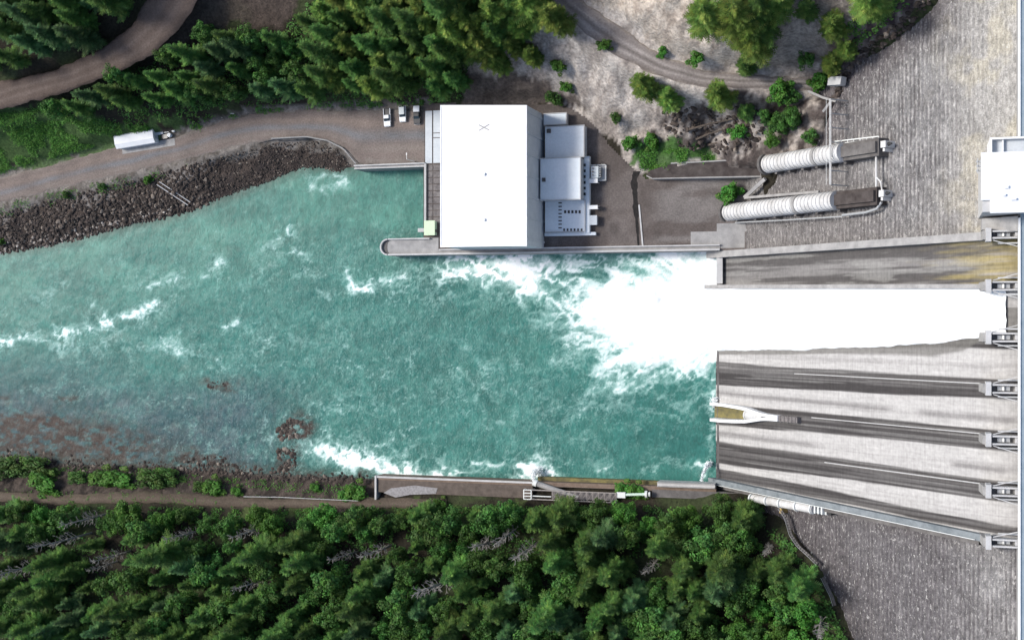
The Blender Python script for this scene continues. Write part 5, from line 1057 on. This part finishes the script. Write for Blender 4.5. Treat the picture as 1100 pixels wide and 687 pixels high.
for k, (mt, H, Rm) in enumerate([('leaf', 17, 5.6), ('leaf', 21, 5.0), ('leafbright', 15, 5.4)]): PROTO['broad%d' % k] = (broad_mesh(300 + k, H, Rm, M[mt], 60, 80, .22, .40), trunk_mesh(300 + k, H * .8, .28, 7, M['bark'], Rm * .7), H)
for k, (mt, H, Rm) in enumerate([('leafbright', 3.2, 2.6), ('leaf', 3.6, 2.6)]): PROTO['shrub%d' % k] = (broad_mesh(400 + k, H, Rm, M[mt], 30, 60, .05, .24), trunk_mesh(400 + k, H * .7, .10, 5, M['bark'], Rm * .6), H)
for k, H in enumerate([33, 28]): PROTO['snag%d' % k] = (snag_mesh(500 + k, H, M['deadwood']), None, H)
KIND = {'fir': ('conifer_tree', 'conifer', 'crown'), 'lime': ('conifer_tree', 'conifer', 'crown'), 'broad': ('broadleaf_tree', 'broadleaf tree', 'crown'), 'shrub': ('leafy_shrub', 'shrub', 'foliage'), 'snag': ('dead_tree', 'dead tree', None)}
PLANTED = []
def plant(proto, px_, py_, sc, region=None, label=None, group=None, lean=True, base=False, wide=0):
    """px,py : where the middle of the plant is seen; the root is put on the ground below it"""
    cm, tm, H = PROTO[proto]; kd = proto.rstrip('0123456789'); nm, cat, cn = KIND[kd]
    rg = random.Random(int(px_ * 31 + py_ * 17)); f_ = 0 if base else .5
    q = PT(px_, py_, H * sc * f_)
    if q[2] < -.3: return None
    o = bpy.data.objects.new(nm, None if tm else cm); COL.objects.link(o); o.location = (q[0], q[1], q[2] - .15)
    s_ = sc * rg.uniform(.92, 1.08); wz = s_ * rg.uniform(.9, 1.12); o.rotation_euler = (rg.uniform(-.05, .05), rg.uniform(-.05, .05), rg.uniform(0, 6.28)); o.scale = (wz, wz, s_)
    if wide: o.rotation_euler = (0, 0, rg.uniform(-.25, .25)); o.scale = (wz * wide, wz * .95, s_ * .75)
    if tm:
        a_ = bpy.data.objects.new(cn, cm); COL.objects.link(a_); a_.parent = o; b_ = bpy.data.objects.new('trunk' if kd != 'shrub' else 'stem', tm); COL.objects.link(b_); b_.parent = o
    o['category'] = cat; o['label'] = label or ''
    if group: o['group'] = group
    PLANTED.append((o, proto, px_, py_, s_, region)); return o
EXTRA_BLOCK = []
def fill(poly, spacing, pick, region, group, seed, keepout=(), smin=.75, smax=1.2, tries=6000, limit=400):
    rg = random.Random(seed); xs_ = [p[0] for p in poly]; ys_ = [p[1] for p in poly]; pts = []
    for _ in range(tries):
        x_, y_ = rg.uniform(min(xs_), max(xs_)), rg.uniform(min(ys_), max(ys_))
        if not inpoly(np.array([x_]), np.array([y_]), poly)[0]: continue
        sp = spacing * rg.uniform(.85, 1.2)
        if any((x_ - a_) ** 2 + (y_ - b_) ** 2 < sp * sp for a_, b_ in pts + list(keepout)): continue
        pts.append((x_, y_))
        if len(pts) >= limit: break
    for x_, y_ in pts: plant(pick(rg, x_, y_), x_, y_, rg.uniform(smin, smax), region(x_, y_), group=group)
# --- the forest below the river ----------------------------------------------------------------
snags = [(20, 612, 'snag0', 1.0, 'bleached dead tree at the extreme left edge of the lower forest'), (92, 557, 'snag1', 1.05, 'bleached dead tree leaning by the bank track, left of the others'), (68, 580, 'snag0', 1.1, 'large bleached dead tree with fine twigs below the left bank track'), (118, 598, 'snag1', 1.0, 'bleached dead tree among dark conifers in the left part of the lower forest'),
         (108, 608, 'snag1', .8, 'small pale dead tree just below another dead tree in the lower left forest'), (272, 628, 'snag0', .95, 'bleached dead tree standing alone in the middle-left of the lower forest'), (270, 570, 'snag1', .9, 'grey dead tree near the bank track left of the walled basin'), (470, 632, 'snag0', 1.15, 'tall bleached dead tree pointing down-left in the lower middle forest'),
         (405, 592, 'snag1', 1.0, 'grey dead tree below the middle of the walled basin'), (370, 598, 'snag1', .9, 'grey dead tree with a broken look left of the basin in the forest'), (545, 572, 'snag0', 1.0, 'bare grey tree below the right end of the walled basin'), (565, 590, 'snag0', 1.05, 'bare grey tree below the ladder-like gangway end'), (700, 608, 'snag1', .9, 'bleached fallen-looking dead tree between the big green crowns below the gangway'),
         (200, 574, 'snag1', .85, 'pale dead tree among green crowns below the bank shrubs'), (880, 672, 'snag0', .8, 'pale dead tree in the bottom corner against the dam face'), (825, 590, 'snag1', .7, 'small grey dead tree beside the steps at the dam face'), (520, 586, 'snag1', .9, 'bare grey tree in the forest centre, left of another bare one')]
for x_, y_, p_, s_, lb_ in snags: plant(p_, x_, y_, s_, label=lb_)
sk_ = [(a[0], a[1]) for a in snags]
def regC(x_, y_):
    row = 'at the front' if y_ < 585 else ('in mid forest' if y_ < 636 else 'at photo bottom')
    for lim, nm_ in ((110, 'below the dark bank shrubs'), (210, 'below the bright oval bank shrubs'), (310, 'below the round bank shrub'), (400, 'below the white pipe rail'), (480, 'below the basin gravel'), (560, 'below the basin end'), (630, 'below the gangway'), (700, 'below the green pipe'), (770, 'below the landing slab'), (1e9, 'near the dam face')):
        if x_ < lim: return (row, nm_)
def pickC(rg, x_, y_):
    u_ = rg.random()
    if x_ > 780 and y_ > 640: return 'broad2' if u_ < .6 else 'broad0'
    if y_ < 575: return rg.choice(['broad0', 'broad1', 'broad2', 'broad0', 'fir3'])
    if x_ < 330: return rg.choice(['fir0', 'fir3', 'fir0', 'fir2', 'broad1', 'fir1'])
    if x_ < 560: return rg.choice(['broad0', 'broad1', 'fir0', 'fir3', 'broad0', 'fir2'])
    return rg.choice(['fir0', 'fir1', 'broad1', 'broad0', 'fir3', 'fir2'])
fill([(-25, 548), (240, 552), (420, 552), (560, 545), (640, 548), (800, 550), (832, 575), (850, 610), (868, 640), (885, 690), (893, 725), (-25, 725)], 20.5, pickC, regC, 'trees of the lower forest', 5, [(a, b) for a, b in sk_], .6, 1.15, 14000, 380)
# --- upper left ----------------------------------------------------------------------------------
def regA(x_, y_):
    row = 'low' if y_ > 62 else 'high'
    for lim, nm_ in ((130, 'behind the white shed'), (200, 'right of the white shed'), (260, 'above the road barrier'), (330, 'above the river road bend'), (400, 'left of the parked cars'), (460, 'behind the parked cars'), (1e9, 'left of the powerhouse rock slope')):
        if x_ < lim: return (row + ' on the slope', nm_)
def pickA(rg, x_, y_): return rg.choice(['fir0', 'broad1', 'fir2', 'fir3', 'fir0', 'broad0']) if x_ < 330 else rg.choice(['fir0', 'fir1', 'fir3', 'lime0', 'lime0', 'lime1', 'fir1'])
fill([(55, 118), (110, 84), (165, 68), (212, 36), (250, 28), (300, 40), (345, 0), (350, -25), (585, -25), (575, 15), (545, 38), (510, 62), (498, 80), (496, 96), (400, 98), (320, 100), (250, 100), (195, 106), (120, 112), (60, 124)], 19, pickA, regA, 'trees of the upper forest', 8, (), .62, 1.0, 9000, 150)
fill([(-25, -25), (128, -25), (108, 18), (84, 40), (40, 62), (-25, 72)], 22, lambda rg, x_, y_: rg.choice(['fir0', 'fir2', 'fir3', 'bfir'] if False else ['fir0', 'fir2', 'fir3']), lambda x_, y_: ('in the shaded corner above the switchback road', ''), 'trees of the shaded corner', 9, (), .8, 1.1)
# --- single trees on the rocky hillside -----------------------------------------------------------
ones = [('lime0', 596, 20, .95, 'yellow-green conifer standing alone beside the top bend of the hillside road'), ('lime1', 566, 12, .9, 'yellow-green conifer at the rocky edge of the upper forest'), ('lime1', 552, 48, .9, 'yellow-green conifer on pale rock above the powerhouse roof'), ('lime1', 571, 60, .8, 'rounded lime conifer on rock, above the powerhouse corner'), ('shrub0', 600, 72, 1.1, 'small round green shrub on pale rock right of the lime conifer'), ('shrub0', 610, 94, 1.0, 'small green shrub on the bare rim above the annexes'), ('shrub1', 596, 106, 1.0, 'dark green shrub just behind the powerhouse annexes'),
        ('shrub0', 651, 49, .85, 'tiny shrub at the lower verge of the hillside road bend'), ('lime1', 694, 92, .95, 'dense conifer on the rock below the hillside road, left of a pair'), ('lime1', 718, 106, .85, 'dense conifer on the rock below the hillside road, right of a pair'), ('shrub1', 661, 127, .75, 'small dark shrub alone on the pale rock slope'), ('shrub0', 713, 55, .75, 'small yellowish shrub on the pale slope above the road'), ('shrub0', 751, 61, 1.0, 'round yellowish shrub above the road below the big trees'),
        ('lime1', 772, 103, 1.0, 'yellow-green conifer standing alone below the road, left of the catwalk'), ('fir3', 800, 118, .7, 'dark conifer half hidden behind the yellow-green one below the road'), ('shrub0', 796, 142, 1.1, 'light green shrub among the dark rock ledges'), ('lime0', 756, 14, 1.05, 'broad yellow-green conifer, left of the big group above the road'), ('lime0', 790, 18, 1.15, 'big yellow-green conifer in the middle of the group above the road'), ('fir1', 818, 22, 1.0, 'dark conifer on the right of the big group above the road'), ('lime0', 806, 42, 1.05, 'lowest yellow-green conifer of the big group above the road'), ('fir0', 783, -6, 1.05, 'dark conifer at the top edge of the photo above the big group'), ('lime0', 832, -2, 1.0, 'lime conifer at the top edge right of the big group'),
        ('lime1', 895, 26, .95, 'bright rounded conifer between the big group and the dam face'), ('fir3', 867, 8, .75, 'small dark conifer at the top between two brighter ones'), ('lime0', 936, 2, .9, 'lime conifer at the top edge nearest the dam face'), ('fir3', 801, 71, .65, 'short dark conifer at the upper verge of the hillside road'), ('shrub1', 865, 62, 1.1, 'dark shrub on the slope above the end of the road'), ('lime1', 893, 66, .75, 'olive round conifer beside the dam face, above the road end'), ('lime1', 908, 54, .7, 'olive round conifer touching the top of the dam contact'), ('shrub0', 879, 88, 1.4, 'bright green bush at the end of the hillside road by the dam'),
        ('shrub0', 836, 101, 1.4, 'bright green bush below the end of the hillside road'), ('shrub1', 850, 104, 1.2, 'dark green bush right of the bright one below the road end'), ('broad0', 836, 134, .65, 'dark leafy tree in the hollow above the shorter penstock'), ('broad0', 850, 128, .6, 'leafy tree on the dam side of the hollow above the shorter penstock'), ('broad2', 830, 152, .55, 'bright leafy tree close above the upper end of the shorter penstock'), ('broad1', 822, 125, .5, 'small dark leafy tree at the rocky side of the hollow'),
        ('shrub0', 676, 154, 1.15, 'green bush at the left end of the grassy strip above the yard'), ('shrub0', 700, 153, 1.25, 'green bush in the middle of the grassy strip above the yard'), ('shrub0', 781, 209, 1.3, 'light green bush between the two penstocks'), ('shrub1', 869, 146, .9, 'dark bush at the lower edge of the hollow by the dam face'), ('lime0', 520, 28, .9, 'yellow-green conifer at the right rim of the upper forest'), ('lime1', 535, 66, .8, 'small yellow-green conifer on the rock between forest and powerhouse')]
for p_, x_, y_, s_, lb_ in ones: plant(p_, x_, y_, s_ * (1.25 if p_.startswith('shrub') else 1.0), label=lb_)
# --- shrubs along the lower bank ------------------------------------------------------------------
bank = [('shrub1', 12, 503, 1.7, 'dark green shrub at the left edge of the lower bank'), ('shrub1', 40, 502, 1.6, 'dark green shrub second from the left on the lower bank'), ('shrub0', 52, 516, 1.6, 'bright shrub overhanging the bank track near the left edge'), ('shrub0', 115, 511, 1.5, 'bright oval shrub on the lower bank, left half of a pair'), ('shrub0', 132, 512, 1.4, 'bright oval shrub on the lower bank, right half of a pair'), ('shrub1', 165, 514, 1.5, 'long green shrub beside the bank track, right of the bright pair'), ('shrub1', 181, 511, 1.2, 'small green shrub at the right end of the leafy bank'), ('shrub0', 232, 521, 1.4, 'round bright shrub in the middle of the stony lower bank'), ('shrub0', 256, 526, .9, 'small bright shrub right of the round one on the stony bank'), ('shrub1', 215, 523, .8, 'small dull shrub left of the round bright one on the stony bank'),
        ('shrub0', 386, 526, 1.5, 'bright shrub against the end wall of the walled basin'), ('shrub0', 340, 522, .8, 'small mossy shrub on the dark bank left of the basin'), ('shrub0', 373, 531, 1.1, 'low bright shrub by the pipe rail next to the basin'), ('shrub0', 672, 524, 1.25, 'bright bush growing between the gangway and the river wall'), ('shrub0', 685, 525, 1.1, 'bright bush growing beside the green pipe flange'), ('shrub1', 85, 513, 1.0, 'dull low shrub between the dark and the bright bank shrubs'), ('shrub0', 475, 540, 1.0, 'low bush on the grassy verge behind the walled basin')]
for p_, x_, y_, s_, lb_ in bank: plant(p_, x_, y_, s_ * 1.35, label=lb_, base=True, wide=1.7 if x_ < 200 else 1.2)
for p_, x_, y_, s_, lb_ in [('shrub0', 160, 194, 1.0, 'green shrub at the top of the boulder bank beside the timber rails'), ('shrub1', 112, 201, .7, 'small green shrub on the roadside at the top of the boulder bank'), ('shrub1', 72, 210, .8, 'low green shrub on the roadside left along the boulder bank'), ('shrub0', 2, 260, .8, 'green shrub at the left edge of the boulder bank')]: plant(p_, x_, y_, s_, label=lb_, base=True)
# --- labels of forest trees: kind, landmark, and order within it ------------------------------------
ORD = ['', 'second ', 'third ', 'fourth ', 'fifth ', 'sixth ', 'seventh ', 'eighth ', 'ninth ', 'tenth ', 'eleventh ', 'twelfth ', 'thirteenth ', 'fourteenth ', 'fifteenth ', 'sixteenth ', 'seventeenth ', 'eighteenth ', 'nineteenth ', 'twentieth ']
LOOK = {'fir0': 'dark green conifer', 'fir1': 'tall dark conifer', 'fir2': 'blue-green conifer', 'fir3': 'short dark conifer', 'lime0': 'yellow-green conifer', 'lime1': 'small yellow-green conifer', 'broad0': 'leafy tree', 'broad1': 'slender leafy tree', 'broad2': 'bright leafy tree'}
cell = {}
for rec in PLANTED:
    if rec[5]: cell.setdefault((rec[1], rec[5]), []).append(rec)
for (pr, rg_), lst in cell.items():
    lst.sort(key=lambda r: r[2])
    for k, rec in enumerate(lst):
        lk = LOOK[pr]; place = ' '.join(x for x in rg_ if x)
        rec[0]['label'] = (lk + ' ' + place) if len(lst) == 1 else ('%sleftmost %s %s' % (ORD[k], lk, place) if k else 'leftmost %s %s' % (lk, place))
# ------------------------------------------------------------------ undergrowth, grass, boulders (uncountable)
def scatter(poly, n_, seed, test=None):
    rg = np.random.default_rng(seed); xs_ = [p[0] for p in poly]; ys_ = [p[1] for p in poly]; X_ = rg.uniform(min(xs_), max(xs_), n_ * 3); Y_ = rg.uniform(min(ys_), max(ys_), n_ * 3); k_ = inpoly(X_, Y_, poly); return list(zip(X_[k_][:n_], Y_[k_][:n_]))
def ground_pt(x_, y_, z0):
    q = P(x_, y_, z0)
    for _ in range(3): q = P(x_, y_, float(hz(q[0], q[1])))
    return q[0], q[1], float(hz(q[0], q[1]))
def tufts(name, regions, m, seed, size):
    rg = random.Random(seed); lf = Leaf()
    for poly, n_, z0, h_ in regions:
        for x_, y_ in scatter(poly, n_, seed + len(lf.v)):
            X_, Y_, Z_ = ground_pt(x_, y_, z0)
            if Z_ < .3: continue
            tn = tint(rg, .35); cn_ = vn(X_ / 4, Y_ / 4, 3); 
            if cn_ < .38: continue
            for _ in range(5):
                p = Vector((X_ + rg.gauss(0, .5), Y_ + rg.gauss(0, .5), Z_ + rg.uniform(.05, h_))); n2_ = Vector((rg.gauss(0, .5), rg.gauss(0, .5), 1)).normalized(); u_ = n2_.orthogonal().normalized(); u_.rotate(__import__('mathutils').Quaternion(n2_, rg.uniform(0, 6.28))); v_ = n2_.cross(u_); s_ = size * rg.uniform(.6, 1.3)
                lf.quad(p - u_ * s_, p + v_ * s_ * .6, p + u_ * s_, p - v_ * s_ * .6, tn)
    o = bpy.data.objects.new(name, lf.mesh(name, m)); COL.objects.link(o); o['kind'] = 'stuff'; return o
tufts('undergrowth', [([(-20, 545), (560, 543), (800, 545), (835, 575), (890, 690), (890, 720), (-20, 720)], 9000, 20, 1.6), ([(832, 565), (850, 585), (872, 620), (892, 650), (910, 690), (930, 720), (890, 720), (870, 650), (840, 590)], 900, 28, 1.8), ([(885, 85), (905, 60), (935, 40), (970, 8), (1000, -20), (960, -20), (925, 10), (890, 50)], 350, 50, 1.5), ([(55, 118), (165, 68), (212, 36), (300, 40), (345, -10), (580, -10), (498, 80), (496, 108), (400, 114), (300, 114), (200, 140), (60, 140)], 4500, 25, 1.6)], M['leaf'], 12, .45)
tufts('grass', [([(-20, 125), (60, 115), (130, 135), (200, 130), (215, 136), (120, 152), (0, 186), (-20, 190)], 7000, 11, .9), ([(684, 178), (684, 160), (740, 160), (768, 168), (768, 173), (700, 185)], 900, 9.5, .8), ([(-20, 541), (240, 546), (400, 546), (700, 543), (700, 548), (560, 552), (240, 556), (-20, 550)], 1500, 7, .7), ([(-10, 222), (60, 206), (130, 192), (200, 173), (206, 180), (130, 203), (60, 218), (-10, 236)], 700, 7.5, .5), ([(0, 526), (400, 534), (400, 541), (200, 540), (0, 534)], 260, 6, .4), ([(205, 137), (260, 120), (330, 112), (456, 110), (456, 113), (330, 116), (262, 124), (215, 140)], 800, 9, .8), ([(0, 508), (180, 518), (290, 526), (400, 534), (400, 524), (290, 516), (180, 508), (0, 498)], 700, 4, .6)], M['leafbright'], 13, .26)
def boulders(name, regions, m, seed, sub_=1):
    rg = random.Random(seed); mb = MB(); ico = [(0, 0, 1), (.9, 0, .4), (.28, .85, .4), (-.72, .53, .4), (-.72, -.53, .4), (.28, -.85, .4), (.72, .53, -.4), (-.28, .85, -.4), (-.9, 0, -.4), (-.28, -.85, -.4), (.72, -.53, -.4), (0, 0, -1)]
    fs = [(0, 1, 2), (0, 2, 3), (0, 3, 4), (0, 4, 5), (0, 5, 1), (1, 6, 2), (2, 7, 3), (3, 8, 4), (4, 9, 5), (5, 10, 1), (6, 7, 2), (7, 8, 3), (8, 9, 4), (9, 10, 5), (10, 6, 1), (11, 7, 6), (11, 8, 7), (11, 9, 8), (11, 10, 9), (11, 6, 10)]
    for poly, n_, z0, r0, r1 in regions:
        for x_, y_ in scatter(poly, n_, seed + len(mb.v)):
            X_, Y_, Z_ = ground_pt(x_, y_, z0)
            if (Z_ < -2.2 and n_ > 200) or (Z_ > 7.6 and z0 < 20): continue
            r = r0 + (r1 - r0) * rg.random() ** 2.2; a_ = rg.uniform(0, 6.28); ca, sa2 = math.cos(a_), math.sin(a_); sx, sy, sz = r * rg.uniform(.8, 1.4), r * rg.uniform(.6, 1), r * rg.uniform(.5, .9)
            vs = []
            for p in ico:
                j = rg.uniform(.82, 1.18); x2, y2 = p[0] * sx * j, p[1] * sy * j; vs.append((X_ + x2 * ca - y2 * sa2, Y_ + x2 * sa2 + y2 * ca, max(Z_, -.3) + p[2] * sz * j + .1 * r))
            mb.add(vs, fs)
    me = bpy.data.meshes.new(name); me.from_pydata(mb.v, [], mb.f); me.materials.append(m); o = bpy.data.objects.new(name, me); COL.objects.link(o); o['kind'] = 'stuff'; return o
def rk_(nt, b):
    gi = nd(nt, 'ShaderNodeNewGeometry'); n1 = noise(nt, 3, 4)
    c = ramp(nt, gi.outputs['Random Per Island'], [(.0, (.02, .015, .012)), (.45, (.046, .034, .027)), (.85, (.085, .065, .053)), (1.0, (.22, .185, .15))]); c = mixc(nt, 1.0, c, ramp(nt, n1, [(.3, g(.7)), (.7, g(1.2))]), 'MULTIPLY'); L(nt, c, b.inputs['Base Color']); b.inputs['Roughness'].default_value = .9
M['boulder'] = mat('dark_boulders', rk_)
def rk2(nt, b):
    gi = nd(nt, 'ShaderNodeNewGeometry'); c = ramp(nt, gi.outputs['Random Per Island'], [(.0, (.12, .10, .085)), (.5, (.22, .19, .165)), (1.0, (.42, .38, .33))]); L(nt, c, b.inputs['Base Color']); b.inputs['Roughness'].default_value = .9
M['cobble'] = mat('pale_boulders', rk2)
boulders('boulder_bank', [([(-20, 236), (0, 228), (60, 213), (130, 197), (200, 178), (225, 172), (230, 218), (200, 230), (130, 246), (60, 264), (0, 274), (-20, 278)], 4200, 4, .22, 1.0), ([(225, 172), (260, 163), (300, 153), (340, 152), (362, 160), (378, 178), (362, 186), (345, 181), (318, 184), (285, 198), (240, 214), (228, 218)], 1500, 4, .18, .6)], M['boulder'], 21)
boulders('waterline_boulders', [([(-20, 262), (60, 250), (130, 233), (185, 222), (188, 230), (130, 244), (60, 263), (-20, 279)], 260, 1, .4, .9)], M['cobble'], 22)
boulders('lower_bank_boulders', [([(-20, 480), (60, 486), (130, 494), (200, 494), (300, 503), (404, 510), (404, 519), (300, 517), (200, 511), (120, 509), (60, 505), (-20, 500)], 800, 1, .3, 1.0), ([(225, 413), (238, 408), (252, 413), (240, 418)], 34, 0, .3, .8), ([(302, 462), (318, 447), (334, 455), (322, 470), (308, 474)], 110, 0, .4, 1.3), ([(300, 480), (320, 480), (320, 506), (302, 506)], 120, 0, .4, 1.3), ([(190, 490), (240, 488), (262, 505), (190, 504)], 90, 0, .4, 1.2)], M['boulder'], 23)
boulders('abutment_rocks', [([(880, 100), (905, 68), (935, 46), (965, 22), (995, -8), (1010, -8), (985, 22), (950, 58), (915, 86), (892, 112)], 420, 55, .3, 1.2), ([(712, 118), (790, 112), (825, 120), (815, 160), (760, 168), (715, 150)], 300, 22, .3, 1.3)], M['boulder'], 27)
# dark fallen logs on the rock ledges
for k, (x0_, y0_, x1_, y1_, lb_) in enumerate([(738, 140, 790, 128, 'long dark fallen log across the rock ledges, topmost of three'), (748, 150, 776, 140, 'short dark fallen log in the middle of the rock ledges'), (760, 156, 800, 150, 'dark fallen log lowest on the rock ledges above the penstock')]):
    a_ = PT(x0_, y0_); b_ = PT(x1_, y1_); m = MB(); m.tube([a_ + np.array([0, 0, .35]), (a_ + b_) / 2 + np.array([0, .3, .7]), b_ + np.array([0, 0, .35])], [.4, .34, .2], 7)
    lg = thing('fallen_log', lb_, 'log', a_); obj('trunk', m, M['bark'], lg); m = MB()
    for j in range(7): t_ = .3 + .09 * j; c_ = a_ + (b_ - a_) * t_ + np.array([0, .2, .5]); m.tube([c_, c_ + np.array([RNG.uniform(-.5, 1.6), RNG.choice([-1, 1]) * RNG.uniform(.8, 1.8), RNG.uniform(0, .6)])], [.12, .04], 4)
    obj('branches', m, M['bark'], lg)
# ------------------------------------------------------------------ light, sky, camera
SUN_EL, SUN_AZ = R(48), R(166)          # azimuth measured from +X, counter-clockwise
w = bpy.data.worlds.new('World'); SC.world = w; w.use_nodes = True; nt = w.node_tree
sky = nt.nodes.new('ShaderNodeTexSky'); sky.sky_type = 'NISHITA'; sky.sun_disc = False; sky.sun_elevation = SUN_EL; sky.sun_rotation = math.pi / 2 - SUN_AZ
sky.air_density = 1.0; sky.dust_density = 2.2; sky.ozone_density = .8; nt.links.new(sky.outputs[0], nt.nodes['Background'].inputs[0]); nt.nodes['Background'].inputs[1].default_value = .15
sd_ = bpy.data.lights.new('sun', 'SUN'); sd_.energy = 2.5; sd_.angle = R(14); sd_.color = (1, .965, .915); so = bpy.data.objects.new('sun', sd_); COL.objects.link(so)
d = Vector((math.cos(SUN_EL) * math.cos(SUN_AZ), math.cos(SUN_EL) * math.sin(SUN_AZ), math.sin(SUN_EL))); so.rotation_euler = d.to_track_quat('Z', 'Y').to_euler(); so.location = (0, 0, 600)
cd = bpy.data.cameras.new('camera'); cam = bpy.data.objects.new('camera', cd); COL.objects.link(cam); cd.sensor_width = 36; cd.sensor_fit = 'HORIZONTAL'; cd.lens = 36 * F / 1100; cd.clip_start = 1; cd.clip_end = 5000
Rm_ = Matrix(((CT, 0, ST), (0, 1, 0), (-ST, 0, CT))); cam.matrix_world = Matrix.Translation((0, 0, CZ)) @ Rm_.to_4x4(); SC.camera = cam
SC.view_settings.view_transform = 'Standard'; SC.view_settings.look = 'None'; SC.view_settings.exposure = .55; SC.view_settings.gamma = 1; SC.view_settings.use_curve_mapping = False
SC.cycles.max_bounces = 6; SC.cycles.use_denoising = True
